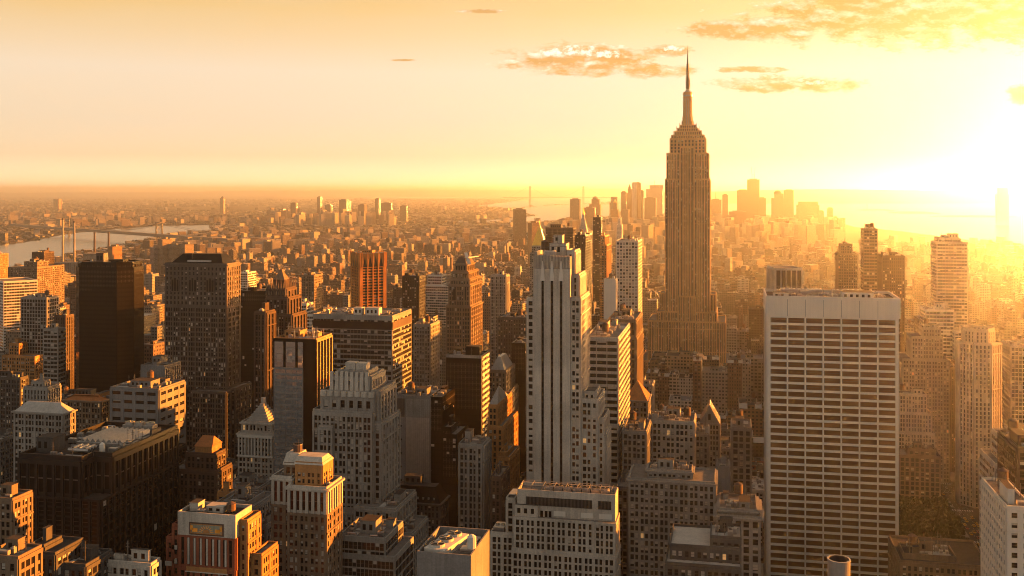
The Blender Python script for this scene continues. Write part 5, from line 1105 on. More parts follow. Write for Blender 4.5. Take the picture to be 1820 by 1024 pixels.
# ---- hero statue etc live in far section; city lots
rnd = random.Random(4242)
TINTS = [((.46, .38, .29), 14, 'pale stone'), ((.34, .25, .17), 20, 'tan brick'), ((.24, .14, .09), 18, 'brown brick'), ((.32, .18, .115), 8, 'red brick'), ((.33, .29, .24), 16, 'grey'), ((.13, .10, .08), 8, 'dark'), ((.66, .58, .47), 12, 'white'), ((.42, .26, .15), 5, 'orange brick')]
def tint(r):
    c, _, w = r.choices(TINTS, [t[1] for t in TINTS])[0]; k = r.uniform(.48, .95); return tuple(min(.85, v * k) for v in c), w
PARK = (*[X(1592, 640)],) 
OPEN = []   # world rectangles left free of buildings: park lawn, avenue with cars
px0, py0 = G(1600, 945); px1, py1 = G(1700, 872)
OPEN.append((86, 172, 560, 903))
def grid_lots():
    lots = []
    # dense grid of the near and middle city
    k = 3
    while 40 + 80 * k < 4300:
        y0 = 40 + 80 * k + 9; y1 = y0 + 62; k += 1
        for i in range(len(AV) - 1):
            x, xe = AV[i] + 13, AV[i + 1] - 13
            for (a, b) in ((y0, y0 + 30.5), (y0 + 31.5, y1)):
                xx = x
                while xx < xe - 9:
                    w = rnd.choice((9, 12, 15, 18, 22, 26, 34)) if y0 < 2200 else rnd.choice((14, 18, 24, 30, 40))
                    w = min(w, xe - xx); d = b - a - rnd.choice((0, 0, 3, 6))
                    if w > 7: lots.append((xx, xx + w - .3, a, a + d))
                    xx += w
    out = []
    for (a, b, c, d) in lots:
        px = PX((a + b) / 2, (c + d) / 2)
        if not (-130 < px < 1960) or inwater((a + b) / 2, (c + d) / 2): continue
        u = c
        if any(a < q[1] and b > q[0] and c < q[3] and d > q[2] for q in OPEN): continue
        if any(a < q[1] + 1.5 and b > q[0] - 1.5 and c < q[3] + 1.5 and d > q[2] - 1.5 for q in OCC): continue
        v = rnd.random(); near = max(0, 1 - u / 1900)
        if u < 1500: h = rnd.uniform(26, 58) if v < .62 else rnd.uniform(55, 88) if v < .92 else rnd.uniform(85, 125)
        elif u < 2300: h = rnd.uniform(16, 42) if v < .8 else rnd.uniform(42, 75)
        else: h = rnd.uniform(12, 26) if v < .86 else rnd.uniform(26, 60)
        if PX(a, c) > 1140 and PX(a, c) < 1365 and 700 < u < 1300: h = min(h, rnd.uniform(22, 60))
        if 1080 < px < 1345 and 1060 < u < 1225: h = rnd.uniform(58, 92)
        # never cover what the photograph shows of the big ones behind
        lim = h; P0, P1 = min(PX(a, c), PX(a, d)), max(PX(b, c), PX(b, d))
        for q in OCC:
            if q[2] >= c:
                Q0, Q1 = min(PX(q[0], q[2]), PX(q[0], q[3])), max(PX(q[1], q[2]), PX(q[1], q[3]))
                if P0 < Q1 and P1 > Q0: lim = min(lim, CAMZ - (q[5] - HY) * DEP(b, d) / FP)
        h = lim
        if h < 9: h = 9
        out.append([a, b, c, d, h, 0.0])
    return out
LOTS = grid_lots()
# pavement blocks with kerbs
pv = MB(); k = 3
while 40 + 80 * k < 1400:
    y0 = 40 + 80 * k + 6; y1 = y0 + 68; k += 1
    for i in range(len(AV) - 1):
        a, b = AV[i] + 9, AV[i + 1] - 9
        if -200 < PX((a + b) / 2, y0) < 2100: pv.box(a, b, y0, y1, 0, .15, W['paving'])
o = pv.build('pavement'); o['kind'] = 'structure'
rd = MB(); rd.box(-1750, 1600, 200, 4300, -.5, .004 + .05, W['asphalt']); o = rd.build('road'); o['kind'] = 'structure'
mk = MB()
for a in AV[4:13]:
    for ln in (-4.8, -1.6, 1.6, 4.8):
        y = 300
        while y < 1300: mk.quad([(a + ln - .08, y, .07), (a + ln + .08, y, .07), (a + ln + .08, y + 3, .07), (a + ln - .08, y + 3, .07)], W['paint']); y += 9
for k in range(3, 16):
    for a in AV[5:12]:
        for j in range(9): y = 40 + 80 * k - 5; mk.quad([(a - 8 + j * 1.9, y, .07), (a - 7.1 + j * 1.9, y, .07), (a - 7.1 + j * 1.9, y + 3, .07), (a - 8 + j * 1.9, y + 3, .07)], W['paint'])
o = mk.build('road_markings'); o['kind'] = 'structure'

# ---- which lots show: paint front-to-back boxes into a small id picture
def visible(boxes):
    w, h = 455, 256; idb = np.full((h, w), -1, np.int32)
    order = sorted(range(len(boxes)), key=lambda i: -DEP((boxes[i][0] + boxes[i][1]) / 2, (boxes[i][2] + boxes[i][3]) / 2))
    for i in order:
        a, b, c, d, z = boxes[i][:5]
        pts = [(PX(x, y) / 4, PY(x, y, zz) / 4) for x in (a, b) for y in (c, d) for zz in (0, z)]
        xs = [p[0] for p in pts]; x0, x1 = max(0, int(min(xs))), min(w - 1, int(max(xs)))
        if x0 > x1: continue
        tops = sorted(((PX(x, y) / 4, PY(x, y, z) / 4) for x in (a, b) for y in (c, d)))
        ytop = min(p[1] for p in tops); ybot = max(p[1] for p in pts)
        idb[max(0, int(ytop)):max(0, min(h, int(ybot) + 1)), x0:x1 + 1] = i
    cnt = np.bincount(idb[idb >= 0].ravel(), minlength=len(boxes)); return cnt
ALL = [list(q[:5]) for q in OCC] + [l[:5] for l in LOTS]
cnt = visible(ALL)[len(OCC):]
order = sorted(range(len(LOTS)), key=lambda i: -cnt[i]); IND = [i for i in order[:300] if cnt[i] > 0]; indset = set(IND)

def lot_mesh(m, l, t, al, r, detail=True):
    a, b, c, d, h, rr = l; pl = rect(a, b, c, d)
    if rr: pl = rot(pl, rr)
    tt = (*t, al)
    m.prism(pl, 0, h, FAC, W['lroof'] if r.random() < .35 else W['roof'] if r.random() < .6 else W['droof'], tint=tt)
    return pl
def roof_bits(m, l, t, al, r):
    a, b, c, d, h, rr = l; w, q = b - a, d - c
    if w < 8: return
    x, y = r.uniform(a + 1, b - w * .4), r.uniform(c + 1, d - q * .45); m.box(x, x + w * .3, y, y + q * .3, h, h + r.uniform(2.5, 4.5), FAC, W['droof'], tint=(*t, al))
used = {}
def phrase_for(i):
    a, b, c, d, h, rr = LOTS[i]; px, py = PX((a + b) / 2, c), PY((a + b) / 2, c, h)
    best = min(LAND, key=lambda L: (L[0] - px) ** 2 + ((L[1] - py) * .6) ** 2 + (0 if L[1] < py + 60 else 4000)); dx = px - best[0]
    if c > best[2] + 60: rel = 'beyond'
    elif abs(dx) < 26: rel = 'in front of'
    elif dx < 0: rel = 'left of'
    else: rel = 'right of'
    return rel + ' ' + best[3]
info = []
for i in IND:
    r = random.Random(i * 31 + 7); t, cw = tint(r); h = LOTS[i][4]; w = LOTS[i][1] - LOTS[i][0]
    tank = r.random() < .45 and w > 11; feat = 'with a water tank' if tank else r.choice(('with a stair box', 'with roof machines'))
    hw = 'low' if h < 24 else 'mid-height' if h < 55 else 'tall'; ww = 'narrow' if w < 16 else 'wide' if w > 27 else 'plain'
    info.append([i, t, cw, tank, feat, f'{hw} {ww} {cw} building {feat}, {phrase_for(i)}', r])
by = {}
for q in info: by.setdefault(q[5], []).append(q)
ORD = ['first', 'second', 'third', 'fourth', 'fifth', 'sixth', 'seventh', 'eighth', 'ninth', 'tenth']
for lab, qs in by.items():
    if len(qs) > 1:
        qs.sort(key=lambda q: PX((LOTS[q[0]][0] + LOTS[q[0]][1]) / 2, LOTS[q[0]][2]))
        for n, q in enumerate(qs): q[5] = lab.replace(', ', f', {ORD[min(n, 9)]} from left, ', 1)
for i, t, cw, tank, feat, lab, r in info:
    l = LOTS[i]; a, b, c, d, h, rr = l; al = r.random()
    words_ = lab.split(); 
    if len(words_) > 16: lab = lab.replace('mid-height ', '').replace('plain ', '').replace(' building', ' block'); lab = ' '.join(lab.split()[:16])
    e = thing('city_building', lab, 'building', ((a + b) / 2, c, 0), 'smaller city buildings between the towers')
    m = MB()
    if c < 900 and h > 12:
        wl = W[{'pale stone': 'lime', 'tan brick': 'tan', 'brown brick': 'brown', 'red brick': 'red', 'grey': 'grey', 'dark': 'dgrey', 'white': 'pale', 'orange brick': 'orange'}[cw]]
        q = Bld.__new__(Bld); q.e = e; q.wall = wl; q.style = r.choice(('brick', 'pair', 'stone', 'fine')); q.wm = MB(); q.rm = MB(); q.wins = []; q.rnd = r; q.nwin = 12; q.loc = e.location
        q.tier(rect(a, b, c, d), 0, h, roof=r.choice(('roof', 'lroof', 'droof')), parapet=.9, cornice=.4 if r.random() < .4 else 0)
        q.clutter(a + .8, b - .8, c + .8, d - .8, h, 4, tank); q.done(); continue
    m.prism(rect(a, b, c, d), 0, h, FAC, W[r.choice(('roof', 'lroof', 'droof', 'roof'))], tint=(*t, al)); m.build('wall', e)
    m = MB()
    for (x0, x1, y0, y1) in ((a, b, c, c + .5), (a, a + .5, c + .5, d - .5), (b - .5, b, c + .5, d - .5), (a, b, d - .5, d)): m.box(x0, x1, y0, y1, h + .01, h + 1.1, FAC, W['lroof'], tint=(*t, al))
    m.build('parapet', e)
    w, q = b - a, d - c
    if w > 8 and q > 10:
        m = MB(); x, y = a + 1.5 + r.random() * (w * .5 - 2), c + 2 + r.random() * (q * .4); m.box(x, x + w * .32, y, y + q * .3, h + .02, h + r.uniform(3, 5), FAC, W['droof'], tint=(*t, al)); m.build('bulkhead', e)
    if tank:
        m = MB(); x, y = b - 3.2, d - 3.5
        for dx in (-1, 1):
            for dy in (-1, 1): m.bar((x + dx, y + dy, h), (x + dx, y + dy, h + 2.6), .18, W['steel'], 4)
        m.cyl(x, y, 1.9, h + 2.6, h + 6.6, W['wood'], 9); m.cyl(x, y, 2.05, h + 6.6, h + 8, W['wood'], 9, .1); m.build('water_tank', e)
    elif w > 8:
        m = MB(); m.box(b - 5, b - 2, d - 5, d - 2.5, h + .02, h + 2.2, W['metal']); m.build('cooling_unit', e); m = MB()
        m.box(b - 5, b - 2, c + 1.5, c + 4, h + .02, h + 1.8, W['metal']); m.build('cooling_unit', e)
# the rest of the grid and everything farther: one mass
m = MB(); r = random.Random(77)
for i, l in enumerate(LOTS):
    if i in indset: continue
    t, _ = tint(r); al = r.random(); m.prism(rect(*l[:4]), 0, l[4], FAC, W['lroof'] if r.random() < .3 else W['roof'] if r.random() < .6 else W['droof'], tint=(*t, al)); roof_bits(m, l, t, al, r)
# distant boroughs, scattered evenly in log distance
def ok_far(x, y):
    return not inwater(x, y)
def far_box(x, y, w, d, h, ang, t, al):
    pl = rot(rect(x - w / 2, x + w / 2, y - d / 2, y + d / 2), ang, (x, y)); m.prism(pl, 0, h, FAC, W['lroof'] if r.random() < .45 else W['roof'], tint=(*t, al))
from mathutils import noise as MN
n = 0
for _ in range(60000):
    px = r.uniform(-90, 1910); D = math.exp(r.uniform(math.log(2300), math.log(30000))); x, y = AtD(px, D)
    if -1720 < x < 1500 and y < 4330: continue
    if px > 1300 and D > 5200 and D < 20000: continue
    if px > 1480 and D > 5000: continue
    if not ok_far(x, y): continue
    q = MN.noise(Vector((x / 900, y / 1500, 0))); q2 = MN.noise(Vector((x / 350, y / 500, 7))); q3 = MN.noise(Vector((x / 2200, y / 3000, 3)))
    if q2 < -.32 or q3 < -.38: continue                                   # parks, yards and railway land stay open
    # streets: a district grid, turned per district
    da = (-50 if y > 4700 else 0) if x > -1700 else (-48, -60, -24)[int((x / 2500 + y / 3700)) % 3]; ca, sa = math.cos(math.radians(da)), math.sin(math.radians(da))
    gx_, gy_ = x * ca + y * sa, -x * sa + y * ca
    if (gx_ % 210) < 26 or (gy_ % 75) < 14: continue
    if D < 7000:
        gy_ = math.floor(gy_ / 75) * 75 + (28 if r.random() < .5 else 58); x, y = gx_ * ca - gy_ * sa, gx_ * sa + gy_ * ca
        if not ok_far(x, y) or (-1720 < x < 1500 and y < 4330): continue
    s = 11 + D * .0012 + max(0, q) * 14; w, d = r.uniform(.8, 3.0) * s, r.uniform(.8, 1.5) * s; v = r.random() - q * .2
    h = r.uniform(6, 12) if v < .85 else r.uniform(12, 24) if v < .985 else r.uniform(24, 50)
    t, _ = tint(r); k = (.75 + q3 * .9) * (.85 if D < 4500 else .45); ga = sum(t) / 3; t = tuple(min(.8, (c * .55 + ga * .45) * k) for c in t)  # tints darkened with distance to stand in for weaker sun there
    if r.random() < .09: t = (.58, .52, .44)
    far_box(x, y, w, d, h, da if r.random() < .85 else da + 35, t, r.random()); n += 1
# housing-project slabs and clusters
for (pa, pb, Da, Db, cntt, h0, h1, s) in ((430, 900, 4300, 5900, 240, 32, 62, 26), (480, 700, 7500, 9500, 90, 50, 110, 34), (300, 480, 3900, 5600, 70, 28, 55, 30), (250, 520, 7000, 9000, 60, 30, 60, 30), (0, 240, 7000, 11000, 90, 25, 60, 40), (840, 1060, 8200, 11000, 40, 25, 50, 40), (1000, 1495, 4600, 6600, 420, 35, 120, 34), (1100, 1480, 2800, 4600, 130, 30, 70, 26), (880, 1010, 5600, 7200, 90, 25, 60, 40), (1490, 1640, 3000, 4800, 90, 20, 60, 30)):
    for _ in range(cntt):
        px = r.uniform(pa, pb); D = r.uniform(Da, Db); x, y = AtD(px, D)
        if not ok_far(x, y): continue
        t = r.choice(((.34, .26, .19), (.27, .19, .13), (.42, .36, .28), (.5, .42, .33))); w = r.uniform(.5, 1.1) * s
        far_box(x, y, w, r.uniform(.6, 1.6) * s, r.uniform(h0, h1), r.choice((-50, -42, -58, -20)), t, r.random())
# blocks beyond the right edge of the picture: they throw the long evening shadows
for k in range(-2, 40):
    y0 = 49 + 80 * k
    for x0 in range(300, 2300, 70):
        if x0 < .275 * (y0 + 62) / 1 + 60: continue
        hh = r.uniform(30, 110) if r.random() < .8 else r.uniform(110, 190)
        if x0 < 1500: m.prism(rect(x0, x0 + 52, y0, y0 + 60), 0, hh, FAC, W['roof'], tint=(.35, .28, .2, r.random()))
o = m.build('distant_city'); o['kind'] = 'stuff'; o['label'] = 'dense mass of distant low city blocks spreading to the horizon'; o['category'] = 'city'
# distant tree masses
def blob_crown(m, x, y, z, rx, rz, mat, r, n=14):
    for _ in range(n):
        a = r.random() * 6.283; q = math.sqrt(r.random()) * rx; h = z + r.uniform(-.5, .6) * rz; s = rx * r.uniform(.25, .45); cx, cy = x + q * math.cos(a), y + q * math.sin(a)
        m.cyl(cx, cy, s, h - s * .5, h, mat, 5, s * .9, cap=False); m.cyl(cx, cy, s * .9, h, h + s * .6, mat, 5, .05)
leaf = wall_mat('tree leaves', (.055, .05, .018), .8, .5, .2, .4)
m = MB(); r = random.Random(5)
for _ in range(2600):
    px = r.uniform(-60, 1000); D = math.exp(r.uniform(math.log(3200), math.log(12000))); x, y = AtD(px, D)
    if not ok_far(x, y): continue
    blob_crown(m, x, y, 7, r.uniform(8, 22) + D * .0012, 6, leaf, r, 3)
o = m.build('distant_trees'); o['kind'] = 'stuff'; o['label'] = 'dark patches of distant trees among the far blocks'; o['category'] = 'trees'

# ================================================================== FAR LANDMARKS
def FARB(name, label, cat, D, tiers, wall, style='fine', dep=40, extra=None, group=None, rotdeg=0):
    px = (tiers[0][0] + tiers[0][1]) / 2; x, y = AtD(px, D); K = D / FP
    e = thing(name, label, cat, (x, y, 0), group); z0 = 0; t = W[wall].name
    col = {'lime': (.42, .35, .27), 'tan': (.34, .25, .17), 'brown': (.22, .14, .09), 'grey': (.30, .26, .22), 'pale': (.52, .44, .35), 'dgrey': (.14, .12, .1), 'bronze': (.08, .06, .05), 'white': (.66, .6, .5), 'orange': (.5, .25, .1)}[wall]
    for k, (a, c, yt) in enumerate(tiers):
        xa, xb = x + (a - px) * K, x + (c - px) * K; z1 = CAMZ - (yt - HY) * K; dd = dep * (xb - xa) / ((tiers[0][1] - tiers[0][0]) * K)
        m = MB(); pl = rect(xa, xb, y - dd / 2, y + dd / 2)
        if rotdeg: pl = rot(pl, rotdeg)
        m.prism(pl, z0, z1, FAC, W['roof'], tint=(*col, .3)); m.build('wall' if k == 0 else 'upper_stage', e); z0 = z1
    if extra: extra(e, x, y, z0, K)
    if len(tiers) == 1:
        m = MB(); w = (tiers[0][1] - tiers[0][0]) * K * .3; m.box(x - w, x + w, y - dep * .2, y + dep * .2, z0, z0 + 5, FAC, W['droof'], tint=(*col, .3)); m.build('bulkhead', e)
    LAND.append((px, tiers[-1][2], y, label)); return e
def ex_mast(h, r=1.2):
    def f(e, x, y, z, K): m = MB(); m.bar((x, y, z), (x, y, z + h), r, W['steel'], 5); m.build('antenna', e)
    return f
def ex_pyr(w, h, mat='copper'):
    def f(e, x, y, z, K): m = MB(); m.frustum(rect(x - w * K, x + w * K, y - w * K, y + w * K), z, rect(x - .5, x + .5, y - .5, y + .5), z + h * K, W[mat]); m.build('roof', e)
    return f
def ex_dome(w, h, mat='copper'):
    def f(e, x, y, z, K):
        m = MB()
        for i in range(5): a0, a1 = i * math.pi / 10, (i + 1) * math.pi / 10; m.cyl(x, y, w * K * math.cos(a0), z + h * K * math.sin(a0), z + h * K * math.sin(a1), W[mat], 14, max(.3, w * K * math.cos(a1)))
        m.build('dome', e)
    return f
def ex_crane(e, x, y, z, K):
    m = MB()
    for s_ in (-1, 1):
        m.bar((x + s_ * 8, y, z), (x + s_ * 8, y, z + 26), 1.6, W['steel'], 4); m.bar((x + s_ * 8, y, z + 24), (x + s_ * 26 - s_ * 14, y, z + 82), 1.3, W['steel'], 4); m.bar((x + s_ * 8, y, z + 26), (x + s_ * 2, y, z + 34), 1.2, W['steel'], 4)
    m.build('crane', e)
F = FARB
F('skyscraper', 'unfinished tower with cranes on top, highest of the far downtown', 'skyscraper', 6900, [(1328, 1349.5, 319)], 'brown', dep=60, extra=ex_crane)
F('skyscraper', 'broad flat-topped far tower left of the craned tower', 'skyscraper', 6800, [(1310, 1330, 338)], 'brown', dep=60)
F('skyscraper', 'sloping shouldered far tower right of the craned tower', 'skyscraper', 6700, [(1348, 1361, 352)], 'brown', dep=45)
F('skyscraper', 'domed far office tower, left one of the glowing waterfront pair', 'skyscraper', 6600, [(1371, 1393, 352), (1376, 1392, 344)], 'tan', dep=60, extra=ex_dome(7, 6))
F('skyscraper', 'flat-topped far tower touching the domed one', 'skyscraper', 6550, [(1393.5, 1410, 338)], 'tan', dep=50)
F('skyscraper', 'wide far block with rounded shoulders by the water', 'skyscraper', 6400, [(1416, 1455, 364), (1419, 1453, 358.5)], 'tan', dep=60)
F('skyscraper', 'low far block attached right of the wide rounded one', 'office building', 6300, [(1455.5, 1464, 375)], 'tan', dep=40)
F('skyscraper', 'narrow far apartment tower last but one before the bay', 'office building', 6200, [(1470, 1480, 370)], 'brown', dep=35)
F('skyscraper', 'stubby far tower last before the open bay', 'office building', 6050, [(1481, 1488, 385)], 'orange', dep=30)
F('skyscraper', 'square dark far block just right of the spired skyscraper', 'office building', 6500, [(1262, 1282, 355)], 'brown', dep=60, extra=ex_mast(50))
F('skyscraper', 'slim far tower between the dark far block and the flat-topped one', 'office building', 6800, [(1284, 1294, 346)], 'brown', dep=40)
F('skyscraper', 'low dark far block under the craned tower', 'office building', 6000, [(1296, 1326, 376)], 'brown', dep=50)
F('skyscraper', 'big pale flat far slab just left of the spired skyscraper', 'skyscraper', 7000, [(1149, 1178, 336), (1155, 1179, 329)], 'pale', dep=60, extra=ex_mast(30))
F('skyscraper', 'red-brown far slab in front of the big pale one', 'office building', 6200, [(1146, 1166, 352)], 'brown', dep=50)
F('skyscraper', 'gleaming twin-lobed far tower, tallest of the left downtown cluster', 'skyscraper', 6600, [(1125, 1131, 325), (1126, 1131, 324)], 'white', dep=40, rotdeg=30)
F('skyscraper', 'right lobe block of the gleaming far tower, slightly shorter', 'skyscraper', 6590, [(1131.5, 1138, 325)], 'orange', dep=40, rotdeg=20)
F('skyscraper', 'dark far block right of the gleaming tower', 'office building', 6700, [(1138.5, 1144, 339)], 'brown', dep=40)
F('skyscraper', 'far tower with a steep pointed roof left of the gleaming tower', 'skyscraper', 6800, [(1113, 1125, 343), (1116, 1124, 336)], 'brown', dep=40, extra=ex_pyr(3, 9))
F('skyscraper', 'stepped brown far block at the left of the pointed one', 'office building', 6750, [(1104, 1113, 341)], 'brown', dep=50)
F('skyscraper', 'far green-roofed tower with a chunky top, downtown left', 'office building', 6400, [(1084, 1098, 360), (1086, 1097, 350)], 'tan', dep=45)
F('skyscraper', 'far red tower with a domed cap, standing before the strait', 'office building', 6300, [(1048, 1068, 363), (1052, 1066, 354)], 'orange', dep=50, extra=ex_dome(5, 5, 'tan'))
F('skyscraper', 'dark ribbed far slab, first tall one from the left of downtown', 'office building', 6000, [(1014, 1031, 354)], 'dgrey', dep=50)
F('skyscraper', 'broad reddish far block between ribbed slab and domed cap tower', 'office building', 5700, [(1038, 1058, 369)], 'orange', dep=50)
F('skyscraper', 'gold-lit far tower with pointed top, low in the downtown cluster', 'office building', 5800, [(1086, 1100, 372), (1090, 1097, 360)], 'orange', dep=35, extra=ex_pyr(3, 6, 'gold'))
F('skyscraper', 'stepped far tower with small spire under the gleaming tower', 'office building', 5500, [(1106, 1118, 372), (1109, 1114, 362)], 'tan', dep=35, extra=ex_pyr(2, 6))
F('office_building', 'dark bulky far block with reddish flank above the channel', 'office building', 4600, [(913, 934, 372)], 'brown', dep=50, rotdeg=20)
F('apartment_building', 'pair of orange lit far blocks left of the gilded pyramid', 'office building', 3300, [(941, 957, 396)], 'orange', dep=30, rotdeg=35)
F('skyscraper', 'faint far tower across the water near the right edge, almost lost in glow', 'skyscraper', 7800, [(1771, 1791, 345), (1773, 1790, 333)], 'pale', dep=60)
for (a, c, yt, D, lab) in ((498, 506, 372, 9000, 'brown tower at the left of the far borough skyline'), (518, 528, 361, 9200, 'narrow far tower left of the needle-thin one'), (565, 571, 350, 9500, 'needle-thin tallest tower of the far borough skyline'), (579, 590, 364, 9300, 'stepped block in the far borough skyline'), (604, 618, 355, 9000, 'broad pale slab in the far borough skyline'), (619, 623, 358, 9100, 'thin dark slab beside the broad pale slab, far borough'), (638, 650, 364, 8800, 'light broad block of the far borough skyline'), (668, 675, 353, 9200, 'dark rounded tower in the far borough skyline'), (678, 697, 361, 9100, 'double brown block right of the dark rounded tower'), (712, 724, 366, 8700, 'last tall slab at the right of the far borough skyline')):
    F('office_building', lab, 'office building', D, [(a, c, yt)], 'tan' if a % 2 else 'brown', dep=50, group=None)
F('office_building', 'solitary tall clock-like tower far out left of the borough skyline', 'office building', 11500, [(392, 399, 352)], 'tan', dep=40, extra=ex_dome(2.5, 3))
F('apartment_building', 'far twin slab standing alone under the left horizon, left half', 'apartment building', 14000, [(97, 101, 354)], 'tan', dep=60); F('apartment_building', 'far twin slab standing alone under the left horizon, right half', 'apartment building', 14000, [(103, 107, 354)], 'orange', dep=60)
for (a, c, yt, w, lab) in ((272, 284, 440, 'grey', 'grey housing tower left of the orange trio by the river'), (285, 300, 425, 'tan', 'tallest grey-fronted tower of the orange trio by the river'), (302, 318, 436, 'tan', 'middle orange housing tower near the river'), (322, 340, 434, 'tan', 'rightmost orange housing tower near the river'), (196, 212, 438, 'orange', 'orange block at the end of the power station')):
    F('apartment_building', lab, 'apartment building', 2950, [(a, c, yt)], w, dep=30, rotdeg=-25)
# power station with four stacks, by the river
x, y = AtD(160, 3050); K = 3050 / FP
e = thing('power_station', 'long grey power station with a ribbed front on the river bank', 'power station', (x, y, 0)); m = MB(); m.box(x - 75 * K, x + 36 * K, y, y + 60, 0, 50, FAC, W['roof'], tint=(.3, .25, .2, .9)); m.box(x - 15 * K, x + 36 * K, y + 2, y + 50, 50, 78, FAC, W['roof'], tint=(.32, .27, .21, .9)); m.build('wall', e)
m = MB()
for i in range(24): a = x - 74 * K + i * 4.6 * K; m.box(a, a + 3, y - 2, y, 0, 48, W['grey'])
m.build('pier_rib', e)
for i, (px, yt, yb_, pal) in enumerate(((111.5, 388, 452, 1), (132, 393, 452, 1), (168, 413, 440, 0), (193, 413, 440, 0))):
    x, y = AtD(px, 3120); K = 3120 / FP; zt = CAMZ - (yt - HY) * K; zt = max(zt, 90)
    m = MB(); m.cyl(x, y, 3.6 * K * .6, 0, zt, W['lime'] if pal else W['brown'], 12, 2.6 * K * .6); m.cyl(x, y, 2.9 * K * .6, zt - 5, zt, W['dgrey'], 12)
    o = m.build('chimney', None, (x, y, 0)); o['label'] = ('tall pale power station stack, leftmost of the four', 'second tall pale power station stack from the left', 'shorter dark power station stack, third from the left', 'shorter dark power station stack, rightmost of the four')[i]; o['category'] = 'chimney'
# suspension bridge over the river
xA, yA = G(90, 408); D1 = 4700
tA, tB = AtD(118, 5900), AtD(283, 5050); A0, B0 = AtD(-40, 6500), AtD(480, 4300)
e = thing('suspension_bridge', 'long dark suspension bridge crossing the river at the left', 'bridge', (tB[0], tB[1], 0)); m = MB()
def lerp(a, b, t): return (a[0] + (b[0] - a[0]) * t, a[1] + (b[1] - a[1]) * t)
dx, dy = tB[0] - tA[0], tB[1] - tA[1]; L = math.hypot(dx, dy); d = (dx / L, dy / L); nn = (d[1], -d[0])
P0 = (tA[0] - d[0] * 900, tA[1] - d[1] * 900); P1 = (tB[0] + d[0] * 700, tB[1] + d[1] * 700)
m.prism([(P0[0] + nn[0] * 16, P0[1] + nn[1] * 16), (P0[0] - nn[0] * 16, P0[1] - nn[1] * 16), (P1[0] - nn[0] * 16, P1[1] - nn[1] * 16), (P1[0] + nn[0] * 16, P1[1] + nn[1] * 16)][::-1], 38, 52, W['steel'], bottom=True); m.build('deck', e)
for t in (tA, tB):
    m = MB()
    for s_ in (-1, 1):
        for q in (-1, 1):
            bx, by = t[0] + nn[0] * 17 * s_ + d[0] * 8 * q, t[1] + nn[1] * 17 * s_ + d[1] * 8 * q; m.bar((bx, by, 0), (t[0] + nn[0] * 14 * s_ + d[0] * 3 * q, t[1] + nn[1] * 14 * s_ + d[1] * 3 * q, 104), 2.2, W['steel'], 4)
    for zz in (20, 60, 80, 102): m.bar((t[0] + nn[0] * 16, t[1] + nn[1] * 16, zz), (t[0] - nn[0] * 16, t[1] - nn[1] * 16, zz), 2, W['steel'], 4)
    for za, zb in ((0, 50), (52, 100)): m.bar((t[0] + nn[0] * 16, t[1] + nn[1] * 16, za), (t[0] - nn[0] * 16, t[1] - nn[1] * 16, zb), 1.2, W['steel'], 4); m.bar((t[0] - nn[0] * 16, t[1] - nn[1] * 16, za), (t[0] + nn[0] * 16, t[1] + nn[1] * 16, zb), 1.2, W['steel'], 4)
    m.build('tower', e)
for s_ in (-1, 1):
    m = MB(); prev = None
    for i in range(33):
        t = i / 32; p = lerp(P0, P1, t); q = ((p[0] - tA[0]) * d[0] + (p[1] - tA[1]) * d[1]) / L
        z = 54 + 48 * (2 * q - 1) ** 2 if 0 <= q <= 1 else 102 - 50 * min(1, (-q if q < 0 else q - 1) * L / 800)
        c = (p[0] + nn[0] * 15 * s_, p[1] + nn[1] * 15 * s_, z)
        if prev: m.bar(prev, c, .9, W['steel'], 4)
        prev = c
    m.build('cable', e)
# far narrows bridge
D = 17500; T1, T2 = AtD(942, D), AtD(1037, D); K = D / FP
e = thing('suspension_bridge', 'faint far suspension bridge with two thin towers on the horizon', 'bridge', (T1[0], T1[1], 0))
dx, dy = T2[0] - T1[0], T2[1] - T1[1]; L = math.hypot(dx, dy); d = (dx / L, dy / L); zt = CAMZ - (331 - HY) * K; zd = CAMZ - (351 - HY) * K
for t in (T1, T2):
    m = MB()
    for s_ in (-1, 1): m.cyl(t[0] + s_ * d[0] * 9, t[1] + s_ * d[1] * 9, 7, 0, zt, W['steel'], 4)
    m.box(t[0] - 14, t[0] + 14, t[1] - 5, t[1] + 5, zt - 22, zt, W['steel'], None, True); m.build('tower', e)
m = MB(); m.bar((T1[0] - d[0] * 450, T1[1] - d[1] * 450, zd), (T2[0] + d[0] * 450, T2[1] + d[1] * 450, zd), 4.5, W['steel'], 4); m.build('deck', e)
m = MB(); prev = None
for i in range(41):
    q = -.4 + 1.8 * i / 40; p = (T1[0] + dx * q, T1[1] + dy * q); z = zd + 8 + (zt - zd - 8) * (2 * q - 1) ** 2 if 0 <= q <= 1 else max(zd, zt - (zt - zd) * (-q if q < 0 else q - 1) / .4)
    if prev: m.bar(prev, (*p, z), 1.6, W['steel'], 4)
    prev = (*p, z)
m.build('cable', e)
